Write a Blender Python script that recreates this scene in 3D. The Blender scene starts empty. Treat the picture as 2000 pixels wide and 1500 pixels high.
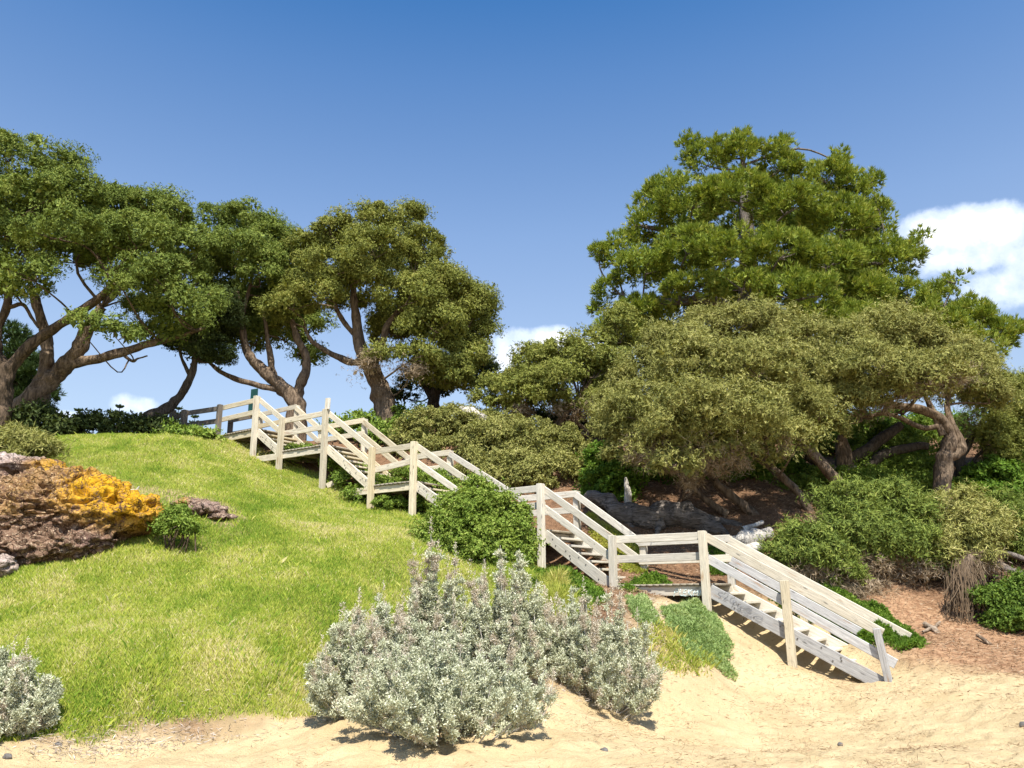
import bpy, bmesh, math, random
import numpy as np
from mathutils import Vector, Matrix, noise as mnoise

R = math.radians
rng = np.random.default_rng(7)
random.seed(7)
scene = bpy.context.scene
COL = scene.collection

# ------------------------------------------------------------------ camera and the geometry of sight lines
EYE = np.array([0.0, 0.0, 1.6])
F = 1563.1 / 2000.0
PITCH, ROLL = R(14.605), R(0.637)
cp, sp = math.cos(PITCH), math.sin(PITCH)
cr, sr = math.cos(ROLL), math.sin(ROLL)
cam_d = bpy.data.cameras.new('camera')
cam_d.sensor_width = 36.0
cam_d.lens = 36.0 * F
cam_d.clip_start = 0.1
cam_d.clip_end = 3000
cam = bpy.data.objects.new('camera', cam_d)
COL.objects.link(cam)
cam.matrix_world = Matrix.Translation(EYE) @ (Matrix.Rotation(math.pi / 2 + PITCH, 4, 'X') @ Matrix.Rotation(-ROLL, 4, 'Z'))
scene.camera = cam


def ray(px, py):
    u0, v0 = (px - 1000) / 1563.1, (750 - py) / 1563.1
    u, v = u0 * cr + v0 * sr, -u0 * sr + v0 * cr
    return np.array([u, cp - v * sp, sp + v * cp])


def at(px, py, Y):
    """the point at distance Y ahead on the sight line (survey of the photograph)"""
    d = ray(px, py)
    return EYE + d * (Y / d[1])


def at_z(px, py, z):
    d = ray(px, py)
    return EYE + d * ((z - 1.6) / d[2])


def mpp(Y):
    return Y / 1563.1 * 1.0


# ------------------------------------------------------------------ noise in numpy
def _hash(ix, iy, iz, s):
    h = (ix.astype(np.int64) * 374761393 + iy.astype(np.int64) * 668265263 + iz.astype(np.int64) * 2147483647 + s * 974711)
    h = (h ^ (h >> 13)) * 1274126177
    h = h ^ (h >> 16)
    return (h & 0xFFFFFF) / float(0xFFFFFF)


def vnoise(x, y, z=None, s=0):
    if z is None:
        z = np.zeros_like(x)
    ix, iy, iz = np.floor(x), np.floor(y), np.floor(z)
    fx, fy, fz = x - ix, y - iy, z - iz
    fx, fy, fz = [t * t * (3 - 2 * t) for t in (fx, fy, fz)]
    r = 0
    for a in (0, 1):
        for b in (0, 1):
            for c in (0, 1):
                w = (fx if a else 1 - fx) * (fy if b else 1 - fy) * (fz if c else 1 - fz)
                r = r + w * _hash(ix + a, iy + b, iz + c, s)
    return r


def fbm(x, y, z=None, s=0, o=4):
    r, a, t = 0, 1.0, 0
    for i in range(o):
        k = 2.03 ** i
        r = r + a * vnoise(x * k + 17.3 * i, y * k - 9.1 * i, None if z is None else z * k, s + i)
        t += a
        a *= 0.5
    return r / t


# ------------------------------------------------------------------ object helpers
def link(o, parent=None):
    COL.objects.link(o)
    if parent is not None:
        o.parent = parent
    return o


def empty(name, loc, label, cat, group=None):
    o = bpy.data.objects.new(name, None)
    o.empty_display_size = 0.2
    o.location = Vector([float(v) for v in loc])
    link(o)
    return tag(o, label, cat, group)


def tag(o, label, cat, group=None):
    o['label'] = label
    o['category'] = cat
    if group:
        o['group'] = group
    return o


def kind(o, k):
    o['kind'] = k
    return o


def np_mesh(name, V, Fc, mat, parent=None, tint=None, smooth=False, attrs=None, mat_idx=None):
    """V (n,3) world coordinates, Fc (m,k) faces of k corners"""
    V = np.asarray(V, np.float64)
    Fc = np.asarray(Fc, np.int32)
    me = bpy.data.meshes.new(name)
    off = np.zeros(3)
    if parent is not None:
        off = np.array(parent.matrix_basis.translation)
        if parent.parent is not None:
            off = off + np.array(parent.parent.location)
    me.vertices.add(len(V))
    me.vertices.foreach_set('co', (V - off).astype(np.float32).ravel())
    k = Fc.shape[1]
    me.loops.add(Fc.size)
    me.loops.foreach_set('vertex_index', Fc.ravel())
    me.polygons.add(len(Fc))
    me.polygons.foreach_set('loop_start', np.arange(0, Fc.size, k, dtype=np.int32))
    me.polygons.foreach_set('loop_total', np.full(len(Fc), k, np.int32))
    if smooth:
        me.polygons.foreach_set('use_smooth', np.ones(len(Fc), bool))
    if tint is not None:
        a = me.attributes.new('tint', 'FLOAT', 'POINT')
        a.data.foreach_set('value', np.asarray(tint, np.float32))
    for an, av in (attrs or {}).items():
        a = me.attributes.new(an, 'FLOAT', 'POINT')
        a.data.foreach_set('value', np.asarray(av, np.float32))
    for m in (mat if isinstance(mat, (list, tuple)) else [mat]):
        me.materials.append(m)
    if mat_idx is not None:
        me.polygons.foreach_set('material_index', np.asarray(mat_idx, np.int32))
    me.update(calc_edges=True)
    o = bpy.data.objects.new(name, me)
    return link(o, parent)


# ------------------------------------------------------------------ materials
class NT:
    def __init__(self, name):
        self.m = bpy.data.materials.new(name)
        self.m.use_nodes = True
        self.t = self.m.node_tree
        self.t.nodes.clear()
        self.out = self.t.nodes.new('ShaderNodeOutputMaterial')

    def n(self, typ, **kw):
        nd = self.t.nodes.new('ShaderNode' + typ)
        for k, v in kw.items():
            setattr(nd, k, v)
        return nd

    def set(self, sock, v):
        if isinstance(v, bpy.types.NodeSocket):
            self.t.links.new(v, sock)
        else:
            sock.default_value = v

    def math(self, op, a, b=0.0, c=None, clamp=False):
        nd = self.n('Math', operation=op, use_clamp=clamp)
        self.set(nd.inputs[0], a)
        self.set(nd.inputs[1], b)
        if c is not None:
            self.set(nd.inputs[2], c)
        return nd.outputs[0]

    def mix(self, f, a, b, blend='MIX'):
        nd = self.n('Mix', data_type='RGBA', blend_type=blend)
        self.set(nd.inputs[0], f)
        self.set(nd.inputs[6], (*a, 1) if isinstance(a, tuple) and len(a) == 3 else a)
        self.set(nd.inputs[7], (*b, 1) if isinstance(b, tuple) and len(b) == 3 else b)
        return nd.outputs[2]

    def ramp(self, f, stops, interp='LINEAR'):
        nd = self.n('ValToRGB')
        cr_ = nd.color_ramp
        cr_.interpolation = interp
        while len(cr_.elements) > 1:
            cr_.elements.remove(cr_.elements[-1])
        for i, (p, c) in enumerate(stops):
            e = cr_.elements[0] if i == 0 else cr_.elements.new(p)
            e.position = p
            c = (c, c, c) if not isinstance(c, tuple) else c
            e.color = (*c, 1)
        self.set(nd.inputs[0], f)
        return nd.outputs[0]

    def noise(self, vec, scale, detail=4, rough=0.55, dist=0.0):
        nd = self.n('TexNoise')
        if vec is not None:
            self.set(nd.inputs['Vector'], vec)
        nd.inputs['Scale'].default_value = scale
        nd.inputs['Detail'].default_value = detail
        nd.inputs['Roughness'].default_value = rough
        nd.inputs['Distortion'].default_value = dist
        return nd.outputs[0]

    def voro(self, vec, scale, feature='F1'):
        nd = self.n('TexVoronoi', feature=feature)
        if vec is not None:
            self.set(nd.inputs['Vector'], vec)
        nd.inputs['Scale'].default_value = scale
        return nd.outputs['Distance']

    def coord(self, which='Object'):
        return self.n('TexCoord').outputs[which]

    def mapping(self, vec, scale=(1, 1, 1), loc=(0, 0, 0)):
        nd = self.n('Mapping')
        self.set(nd.inputs['Vector'], vec)
        nd.inputs['Scale'].default_value = scale
        if isinstance(loc, bpy.types.NodeSocket):
            self.t.links.new(loc, nd.inputs['Location'])
        else:
            nd.inputs['Location'].default_value = loc
        return nd.outputs[0]

    def attr(self, name):
        return self.n('Attribute', attribute_name=name).outputs['Fac']

    def bump(self, h, strength=0.5, dist=0.02):
        nd = self.n('Bump')
        nd.inputs['Strength'].default_value = strength
        nd.inputs['Distance'].default_value = dist
        self.set(nd.inputs['Height'], h)
        return nd.outputs[0]

    def principled(self, col, rough=0.8, normal=None, spec=0.3):
        b = self.n('BsdfPrincipled')
        self.set(b.inputs['Base Color'], (*col, 1) if isinstance(col, tuple) and len(col) == 3 else col)
        self.set(b.inputs['Roughness'], rough)
        b.inputs['Specular IOR Level'].default_value = spec
        if normal is not None:
            self.t.links.new(normal, b.inputs['Normal'])
        return b.outputs[0]

    def finish(self, sh):
        self.t.links.new(sh, self.out.inputs['Surface'])
        return self.m


def leaf_mat(name, stops, trans=0.3, rough=0.65, spec=0.12, nscale=1.2, namp=0.35):
    """stops: colour ramp over the leaf's own tint, drifting in soft patches through the crown"""
    t = NT(name)
    tint = t.attr('tint')
    nz = t.noise(t.coord('Object'), nscale, 2)
    f = t.math('ADD', tint, t.math('MULTIPLY', t.math('SUBTRACT', nz, 0.5), namp), clamp=True)
    col = t.ramp(f, stops)
    p = t.principled(col, rough, None, spec)
    tr = t.n('BsdfTranslucent')
    t.set(tr.inputs[0], t.mix(1.0, col, (1.25, 1.2, 0.6), 'MULTIPLY'))
    mx = t.n('MixShader')
    mx.inputs[0].default_value = trans
    t.t.links.new(p, mx.inputs[1])
    t.t.links.new(tr.outputs[0], mx.inputs[2])
    return t.finish(mx.outputs[0])


def wood_mat(name, light, mid, dark, streak=0.5, grime=0.35):
    t = NT(name)
    oi = t.n('ObjectInfo')
    rnd = oi.outputs['Random']
    cx = t.n('CombineXYZ')
    t.set(cx.inputs[0], t.math('MULTIPLY', rnd, 37.0))
    t.set(cx.inputs[1], t.math('MULTIPLY', rnd, 91.0))
    t.set(cx.inputs[2], t.math('MULTIPLY', rnd, 53.0))
    co = t.coord('Object')
    va = t.n('VectorMath', operation='ADD')
    t.set(va.inputs[0], co)
    t.set(va.inputs[1], cx.outputs[0])
    v = va.outputs[0]
    grain = t.noise(t.mapping(v, (1.6, 38, 38)), 1.0, 6, 0.65, 0.6)
    fine = t.noise(t.mapping(v, (5, 150, 150)), 1.0, 3, 0.6)
    patch = t.noise(t.mapping(v, (1.4, 4, 4)), 1.0, 4, 0.6)
    blot = t.noise(t.mapping(v, (3.0, 7, 7)), 2.1, 5, 0.65)
    c = t.mix(t.ramp(grain, [(0.35, 0.0), (0.62, 1.0)]), mid, light)
    c = t.mix(t.math('MULTIPLY', t.ramp(fine, [(0.5, 0.0), (0.72, 1.0)]), streak), c, dark)
    c = t.mix(t.math('MULTIPLY', t.ramp(patch, [(0.5, 0.0), (0.7, 1.0)]), grime), c, mid)
    c = t.mix(t.math('MULTIPLY', t.ramp(blot, [(0.62, 0.0), (0.74, 1.0)]), 0.75), c, dark)
    kn = t.voro(t.mapping(v, (1.9, 7.0, 7.0)), 1.0)
    c = t.mix(t.math('MULTIPLY', t.ramp(kn, [(0.05, 1.0), (0.12, 0.0)]), 0.7), c, tuple(x * 0.6 for x in dark))
    ru = t.noise(t.mapping(v, (2.2, 12, 12)), 1.0, 3, 0.5)
    c = t.mix(t.math('MULTIPLY', t.ramp(ru, [(0.63, 0.0), (0.74, 1.0)]), 0.65), c, (0.32, 0.17, 0.07))
    hv = t.n('HueSaturation')
    t.set(hv.inputs['Value'], t.math('ADD', 0.82, t.math('MULTIPLY', rnd, 0.32)))
    t.set(hv.inputs['Saturation'], t.math('ADD', 0.75, t.math('MULTIPLY', t.math('FRACT', t.math('MULTIPLY', rnd, 7.3)), 0.45)))
    t.set(hv.inputs['Color'], c)
    h = t.math('ADD', t.math('MULTIPLY', grain, 0.7), t.math('MULTIPLY', fine, 0.4))
    return t.finish(t.principled(hv.outputs[0], 0.82, t.bump(h, 0.5, 0.006), 0.2))


def bark_mat(name, a, b, c, sc=(9, 9, 2.2)):
    t = NT(name)
    co = t.coord('Object')
    n1 = t.noise(t.mapping(co, sc), 1.0, 5, 0.65, 1.0)
    n2 = t.noise(co, 2.3, 3)
    n3 = t.noise(t.mapping(co, tuple(3 * q for q in sc)), 1.0, 3, 0.6, 0.5)
    col = t.mix(t.ramp(n1, [(0.38, 0.0), (0.62, 1.0)]), a, b)
    col = t.mix(t.math('MULTIPLY', t.ramp(n2, [(0.45, 0.0), (0.7, 1.0)]), 0.7), col, c)
    col = t.mix(t.math('MULTIPLY', t.ramp(n3, [(0.3, 1.0), (0.45, 0.0)]), 0.7), col, tuple(x * 0.35 for x in a))
    h = t.math('ADD', n1, t.math('MULTIPLY', n3, 0.5))
    return t.finish(t.principled(col, 0.9, t.bump(h, 1.0, 0.05), 0.1))


def plain(name, col, rough=0.7, spec=0.3, var=0.25, scale=8):
    t = NT(name)
    n = t.noise(t.coord('Object'), scale, 4)
    c = t.mix(t.ramp(n, [(0.3, 0.0), (0.7, 1.0)]), tuple(x * (1 - var) for x in col), tuple(min(1, x * (1 + var)) for x in col))
    return t.finish(t.principled(c, rough, t.bump(n, 0.3, 0.01), spec))


M = {}
M['wood_cream'] = wood_mat('weathered_cream_timber', (0.74, 0.655, 0.48), (0.54, 0.46, 0.31), (0.17, 0.14, 0.10), 0.75, 0.5)
M['wood_white'] = wood_mat('bleached_timber', (0.74, 0.685, 0.57), (0.56, 0.505, 0.40), (0.20, 0.185, 0.165), 0.75, 0.5)
M['wood_grey'] = wood_mat('silvered_timber', (0.52, 0.51, 0.49), (0.36, 0.35, 0.34), (0.14, 0.135, 0.13), 0.85, 0.6)
M['wood_shaded'] = wood_mat('shaded_weathered_timber', (0.22, 0.19, 0.15), (0.13, 0.11, 0.09), (0.05, 0.045, 0.04), 0.6, 0.5)  # weathered timber with the trees' shade painted into its colour
M['wood_deck'] = wood_mat('grimy_deck_timber', (0.50, 0.44, 0.34), (0.28, 0.24, 0.18), (0.06, 0.055, 0.05), 0.7, 0.7)
M['bolt'] = plain('galvanised_bolt', (0.12, 0.11, 0.10), 0.6, 0.4)
M['paint_pale'] = plain('pale_blue_spray_paint', (0.62, 0.74, 0.72), 0.7, 0.2, 0.1, 30)
M['paint_grey'] = plain('grey_spray_paint', (0.24, 0.24, 0.26), 0.7, 0.2, 0.1, 30)
M['paint_smear'] = plain('faded_teal_paint', (0.36, 0.52, 0.46), 0.8, 0.2, 0.4, 9)
M['bark'] = bark_mat('papery_brown_bark', (0.05, 0.037, 0.026), (0.17, 0.12, 0.08), (0.10, 0.073, 0.05))
M['bark_pale'] = bark_mat('pale_fibrous_bark', (0.075, 0.054, 0.038), (0.28, 0.205, 0.14), (0.16, 0.12, 0.085))
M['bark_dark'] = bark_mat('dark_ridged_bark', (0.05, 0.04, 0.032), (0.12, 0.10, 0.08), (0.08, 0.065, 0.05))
M['bark_grey'] = bark_mat('grey_stringy_bark', (0.10, 0.085, 0.075), (0.25, 0.215, 0.185), (0.17, 0.145, 0.125))
M['log'] = bark_mat('grey_grooved_dead_trunk', (0.07, 0.06, 0.052), (0.26, 0.225, 0.195), (0.16, 0.135, 0.115), (2.0, 10, 12))
M['drift'] = bark_mat('brown_grey_driftwood', (0.22, 0.16, 0.11), (0.46, 0.37, 0.28), (0.34, 0.27, 0.20), (4, 12, 12))
M['deadwood'] = bark_mat('bleached_deadwood', (0.40, 0.36, 0.31), (0.66, 0.62, 0.55), (0.52, 0.48, 0.42))
M['sign'] = plain('dark_green_sign_paint', (0.012, 0.06, 0.055), 0.45, 0.4, 0.15, 5)

M['tea'] = leaf_mat('tea_tree_leaf', [(0.0, (0.065, 0.10, 0.024)), (0.4, (0.135, 0.185, 0.037)), (0.75, (0.235, 0.285, 0.055)), (1.0, (0.36, 0.37, 0.10))], 0.14)
M['tea_olive'] = leaf_mat('olive_tea_tree_leaf', [(0.0, (0.10, 0.125, 0.03)), (0.4, (0.19, 0.215, 0.045)), (0.75, (0.30, 0.305, 0.07)), (1.0, (0.42, 0.38, 0.12))], 0.14)
M['tea_gold'] = leaf_mat('yellow_green_tea_tree_leaf', [(0.0, (0.115, 0.13, 0.035)), (0.35, (0.21, 0.22, 0.06)), (0.7, (0.345, 0.335, 0.10)), (1.0, (0.48, 0.44, 0.18))], 0.14)
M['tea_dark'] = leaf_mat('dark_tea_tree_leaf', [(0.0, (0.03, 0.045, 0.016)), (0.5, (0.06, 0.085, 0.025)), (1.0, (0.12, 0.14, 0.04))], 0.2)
M['pine'] = leaf_mat('pine_needle', [(0.0, (0.08, 0.125, 0.022)), (0.4, (0.185, 0.25, 0.036)), (0.75, (0.325, 0.375, 0.06)), (1.0, (0.48, 0.47, 0.13))], 0.25)
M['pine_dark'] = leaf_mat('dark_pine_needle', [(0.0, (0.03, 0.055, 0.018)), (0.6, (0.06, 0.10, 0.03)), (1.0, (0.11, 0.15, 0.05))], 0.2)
M['dry'] = leaf_mat('dry_twig', [(0.0, (0.17, 0.12, 0.075)), (0.5, (0.32, 0.24, 0.15)), (1.0, (0.50, 0.42, 0.32))], 0.12)
M['silver'] = leaf_mat('silver_saltbush_leaf', [(0.0, (0.31, 0.335, 0.215)), (0.4, (0.50, 0.525, 0.365)), (0.8, (0.68, 0.68, 0.515)), (1.0, (0.80, 0.785, 0.64))], 0.14, 0.7, 0.2, 2.0, 0.3)
M['spike'] = leaf_mat('dry_saltbush_flower', [(0.0, (0.34, 0.28, 0.20)), (0.5, (0.56, 0.49, 0.38)), (1.0, (0.76, 0.70, 0.60))], 0.15)
M['green'] = leaf_mat('bright_green_leaf', [(0.0, (0.05, 0.10, 0.015)), (0.45, (0.115, 0.21, 0.025)), (0.8, (0.21, 0.32, 0.045)), (1.0, (0.32, 0.38, 0.09))], 0.3)
M['bush'] = leaf_mat('mid_green_leaf', [(0.0, (0.075, 0.13, 0.02)), (0.45, (0.17, 0.255, 0.04)), (0.8, (0.29, 0.37, 0.07)), (1.0, (0.42, 0.46, 0.13))], 0.26)
M['fleshy'] = leaf_mat('fleshy_groundcover_leaf', [(0.0, (0.15, 0.23, 0.07)), (0.5, (0.30, 0.41, 0.14)), (1.0, (0.48, 0.54, 0.24))], 0.2)
M['grass'] = leaf_mat('grass_blade', [(0.0, (0.18, 0.30, 0.03)), (0.34, (0.37, 0.46, 0.058)), (0.66, (0.54, 0.565, 0.10)), (0.88, (0.64, 0.60, 0.22)), (1.0, (0.76, 0.67, 0.38))], 0.3, 0.65, 0.2, 0.9, 0.25)
M['grass_yellow'] = leaf_mat('yellowing_grass_blade', [(0.0, (0.26, 0.33, 0.05)), (0.5, (0.44, 0.46, 0.09)), (1.0, (0.60, 0.50, 0.20))], 0.3)
M['straw'] = leaf_mat('straw_litter', [(0.0, (0.13, 0.075, 0.04)), (0.5, (0.32, 0.20, 0.11)), (1.0, (0.55, 0.43, 0.30))], 0.05)
M['wrack'] = leaf_mat('grey_beach_debris', [(0.0, (0.20, 0.15, 0.11)), (0.5, (0.42, 0.35, 0.29)), (1.0, (0.66, 0.60, 0.53))], 0.05)

# ------------------------------------------------------------------ the staircase survey: corner posts and deck levels
TH = R(34.0)
W = 1.583
HR = 0.994
UPV = np.array([-math.cos(TH), math.sin(TH), 0])     # up the stairs
IN = np.array([math.sin(TH), math.cos(TH), 0])       # from the seaward railing to the inland one
LAND = [  # front right, front left, angle, deck level   (top to bottom)
    ((-7.94, 24.16), 35.8, 1.89, 6.594),
    ((-5.34, 22.35), 33.7, 1.86, 5.735),
    ((-2.57, 20.47), 32.5, 1.43, 4.411),
    ((0.61, 18.22), 35.6, 1.59, 2.984),
    ((3.72, 16.06), 32.9, 1.97, 1.735)]


def landing(i):
    (x, y), th, L, z = LAND[i]
    th = R(th)
    d = np.array([-math.cos(th), math.sin(th), 0])
    n = np.array([math.sin(th), math.cos(th), 0])
    FR = np.array([x, y, z])
    FL = FR + d * L
    return FR, FL, FR + n * W, FL + n * W, z, d, n


BOT = np.array([6.291, 14.472, 0.0])

# ------------------------------------------------------------------ terrain
ctrl = []


def g(px, py, Y, dz=0.0):
    p = at(px, py, Y)
    ctrl.append((p[0], p[1], p[2] + dz))


def gz(x, y, z):
    ctrl.append((x, y, z))


def gvert(x, y, py):
    """ground level where a post standing at (x, y) meets the ground at picture height py"""
    lo, hi = -5.0, 15.0
    for _ in range(40):
        mid = (lo + hi) / 2
        d = np.array([x, y, mid]) - EYE
        zc = d[1] * cp + d[2] * sp
        u, v = d[0] / zc, (-d[1] * sp + d[2] * cp) / zc
        vv = u * sr + v * cr
        if 750 - vv * 1563.1 > py:
            lo = mid
        else:
            hi = mid
    ctrl.append((x, y, mid))
    return mid


base_z = {}
for key, i, c, py in (('1R', 0, 0, 892), ('1L', 0, 1, 856), ('2L', 1, 1, 922), ('2R', 1, 0, 954), ('3L', 2, 1, 996), ('3R', 2, 0, 1009), ('4R', 3, 0, 1116), ('5L', 4, 1, 1150), ('5R', 4, 0, 1200)):
    q = landing(i)[c]
    base_z[key] = gvert(q[0], q[1], py)
MIDP = landing(4)[0] * 0.5 + np.array([6.291, 14.472, 0.0]) * 0.5
base_z['M'] = gvert(MIDP[0], MIDP[1], 1302)
gz(BOT[0], BOT[1], 0.0)
_fr, _n5 = landing(4)[0], landing(4)[6]
for t_ in (0.12, 0.32, 0.5, 0.7, 0.88):
    q = _fr * (1 - t_) + BOT * t_
    zf = float(np.interp(t_, [0, 0.5, 1], [base_z['5R'], base_z['M'], 0.0]))
    gz(q[0] + _n5[0] * 0.75, q[1] + _n5[1] * 0.75, zf + 0.10)
    gz(q[0] + _n5[0] * 1.7, q[1] + _n5[1] * 1.7, zf + 0.42)
# beach
for x in (-14, -9, -5, -1, 3, 7, 11, 16):
    gz(x, 5.0, -0.08)
    gz(x, -2.0, -0.35)
for px in (0, 300, 600, 900, 1300, 1700, 2000):
    p = at_z(px, 1490, 0.0)
    gz(p[0], p[1], 0.0)
for px, py in ((1240, 1390), (1450, 1350), (1640, 1340), (1850, 1360), (2000, 1380)):
    p = at_z(px, py, 0.02)
    gz(*p)
# foot of the lawn, then up the bank
for px, py, z in ((-120, 1462, 0.1), (60, 1440, 0.12), (230, 1425, 0.12), (420, 1410, 0.15), (640, 1388, 0.15), (800, 1360, 0.18), (950, 1330, 0.25)):
    gz(*at_z(px, py, z))
for px, py, Y in ((0, 1330, 10.0), (250, 1330, 10.2), (500, 1300, 10.7), (700, 1260, 11.2), (250, 1200, 12.2), (450, 1200, 12.2), (650, 1180, 12.7), (850, 1180, 12.6),
                  (950, 1180, 12.9), (1050, 1180, 13.6), (50, 1130, 13.4), (250, 1100, 13.9), (450, 1080, 14.6), (650, 1080, 15.0), (800, 1080, 15.6), (450, 980, 17.4), (600, 1000, 17.8),
                  (380, 900, 20.5), (300, 850, 23.6), (150, 855, 23.0), (420, 865, 23.6), (30, 900, 19.5), (-150, 900, 19.5), (-150, 1150, 13.5),
                  (900, 1090, 16.6), (1000, 1100, 16.8), (1120, 1150, 16.3)):
    g(px, py, Y)
# foot of the lower flight and the sandy bank below the last landing
for px, py, Y in ((1300, 1185, 15.4), (1260, 1250, 13.6), (1380, 1300, 13.5), (1440, 1290, 14.3), (1350, 1240, 14.6)):
    g(px, py, Y)
# ground on the inland side of the stairs
for px, py, Y in ((1300, 1125, 18.2), (1300, 1080, 19.0), (1400, 1030, 20.2), (1480, 1095, 18.6), (1250, 985, 21.5), (1600, 1170, 17.2), (1700, 1225, 16.0), (1790, 1265, 15.3),
                  (1850, 1200, 17.0), (1950, 1260, 15.5), (2000, 1200, 17.0), (2100, 1180, 17.4), (1750, 1130, 18.2), (1900, 1120, 18.8), (2000, 1090, 20.0), (1600, 990, 21.0),
                  (1700, 960, 22.5), (1840, 970, 22.0), (1950, 960, 22.5), (1500, 950, 22.5), (1350, 950, 22.8), (1150, 940, 22.5), (1000, 920, 23.0), (880, 880, 24.0), (760, 840, 26.5),
                  (2150, 1000, 22.0), (1450, 985, 21.3)):
    g(px, py, Y)
for q, dz in ((landing(3)[2], 0.45), (landing(2)[2], 0.5), (landing(1)[2], 0.6), (landing(0)[2], 0.35)):
    gz(q[0], q[1], q[2] - dz)
for x, y, z in ((-14, 27, 6.3), (-10, 28, 6.6), (-5, 28, 7.0), (0, 28, 7.1), (6, 28, 6.9), (12, 28, 6.8), (18, 27, 6.6), (-20, 27, 6.3),
                (-25, 36, 6.8), (-10, 36, 7.0), (5, 36, 7.6), (20, 36, 7.6), (30, 34, 7.4), (26, 20, 3.6), (24, 12, 0.6), (-24, 20, 4.6), (-22, 10, 0.4), (-20, 14, 2.0)):
    gz(x, y, z)
C = np.array(ctrl)


def _phi(r2):
    return 0.5 * r2 * np.log(r2 + 1e-9)


def tps_fit(P, z, lam):
    n = len(P)
    d2 = ((P[:, None, :] - P[None]) ** 2).sum(-1)
    K = _phi(d2) + lam * np.eye(n)
    A = np.zeros((n + 3, n + 3))
    A[:n, :n] = K
    A[:n, n] = 1
    A[:n, n + 1:] = P
    A[n, :n] = 1
    A[n + 1:, :n] = P.T
    return np.linalg.solve(A, np.concatenate([z, np.zeros(3)]))


_w = tps_fit(C[:, :2], C[:, 2], 0.06)


def tps(x, y):
    x = np.asarray(x, float)
    y = np.asarray(y, float)
    r = _w[-3] + _w[-2] * x + _w[-1] * y
    for i in range(len(C)):
        r = r + _w[i] * _phi((x - C[i, 0]) ** 2 + (y - C[i, 1]) ** 2)
    return r


def H0(x, y):
    """smooth land form, tending to a level plateau inland and a level beach seaward"""
    x = np.asarray(x, float)
    y = np.asarray(y, float)
    xc, yc = np.clip(x, -24, 28), np.clip(y, -2, 36)
    z = tps(xc, yc)
    far = np.clip((y - 36) / 60.0, 0, 1)
    return np.clip(z, -0.5, 8.5) * (1 - far * 0.12) - np.clip((-2 - y) / 40.0, 0, 1) * 0.8


GX0, GX1, GY0, GY1, GS = -24.0, 28.0, -2.0, 38.0, 0.1
_gx = np.arange(GX0, GX1 + GS, GS)
_gy = np.arange(GY0, GY1 + GS, GS)
_GXX, _GYY = np.meshgrid(_gx, _gy)
_GZ = H0(_GXX, _GYY)
# small lumps and hollows
_GZ = _GZ + (fbm(_GXX * 0.9, _GYY * 0.9, s=5) - 0.5) * 0.16 + (fbm(_GXX * 3.1, _GYY * 3.1, s=9, o=2) - 0.5) * 0.035


def H(x, y):
    x = np.asarray(x, float)
    y = np.asarray(y, float)
    fx = np.clip((x - GX0) / GS, 0, len(_gx) - 1.001)
    fy = np.clip((y - GY0) / GS, 0, len(_gy) - 1.001)
    ix, iy = fx.astype(int), fy.astype(int)
    a, b = fx - ix, fy - iy
    return (_GZ[iy, ix] * (1 - a) * (1 - b) + _GZ[iy, ix + 1] * a * (1 - b) + _GZ[iy + 1, ix] * (1 - a) * b + _GZ[iy + 1, ix + 1] * a * b)


def hit(px, py, y0=6.0):
    """where a sight line meets the ground"""
    d = ray(px, py)
    ts = np.linspace(y0, 36, 1200) / d[1]
    P = EYE[None] + d[None] * ts[:, None]
    below = P[:, 2] <= H(P[:, 0], P[:, 1])
    k = int(np.argmax(below)) if below.any() else len(ts) - 1
    return P[k]


def poly_hit(pts):
    return [tuple(hit(*p)[:2]) if len(p) == 2 else (p[0], p[1]) for p in pts]


def inside(poly, x, y):
    x = np.asarray(x)
    y = np.asarray(y)
    r = np.zeros(x.shape, bool)
    n = len(poly)
    for i in range(n):
        x0, y0 = poly[i]
        x1, y1 = poly[(i + 1) % n]
        c = ((y0 > y) != (y1 > y)) & (x < (x1 - x0) * (y - y0) / ((y1 - y0) or 1e-9) + x0)
        r ^= c
    return r


def dist_poly(poly, x, y):
    d = np.full(np.shape(x), 1e9)
    n = len(poly)
    for i in range(n):
        a = np.array(poly[i])
        b = np.array(poly[(i + 1) % n])
        ab = b - a
        t = np.clip(((x - a[0]) * ab[0] + (y - a[1]) * ab[1]) / (ab @ ab + 1e-9), 0, 1)
        d = np.minimum(d, np.hypot(x - a[0] - t * ab[0], y - a[1] - t * ab[1]))
    return np.where(inside(poly, x, y), d, -d)


# (pixel pairs have two numbers; world pairs carry a third)
LAWN = poly_hit([(-150, 1466), (0, 1446), (100, 1440), (230, 1426), (400, 1412), (640, 1388), (760, 1372), (900, 1340), (1040, 1290), (1120, 1230), (1185, 1165)]) + \
    [(1.2, 18.3), (-0.2, 19.5), (-2.3, 20.9), (-5.1, 22.9), (-7.7, 24.8), (-9.4, 26.0), (-12, 29), (-26, 29), (-26, 9)]
SAND = [(-60, -60), (60, -60), (60, 12)] + poly_hit([(2100, 1330), (1900, 1315), (1780, 1300), (1740, 1285), (1640, 1215), (1540, 1190), (1420, 1160), (1370, 1160), (1240, 1170), (1262, 1250), (1210, 1290), (1100, 1320), (900, 1345), (640, 1392), (400, 1416), (230, 1430), (100, 1444), (0, 1450), (-150, 1470)]) + [(-60, 8)]
YELLOW = poly_hit([(1235, 1240), (1290, 1222), (1330, 1235), (1400, 1290), (1380, 1312), (1300, 1312), (1250, 1290)])
BANK = poly_hit([(1560, 1185), (1640, 1165), (1750, 1150), (1880, 1190), (2000, 1235), (2150, 1240), (2150, 1340), (1900, 1330), (1760, 1310), (1700, 1260)])
BARE = poly_hit([(225, 958), (250, 945), (330, 958), (400, 975), (450, 988), (482, 1012), (455, 1028), (400, 1022), (350, 1000), (290, 972)])


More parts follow.
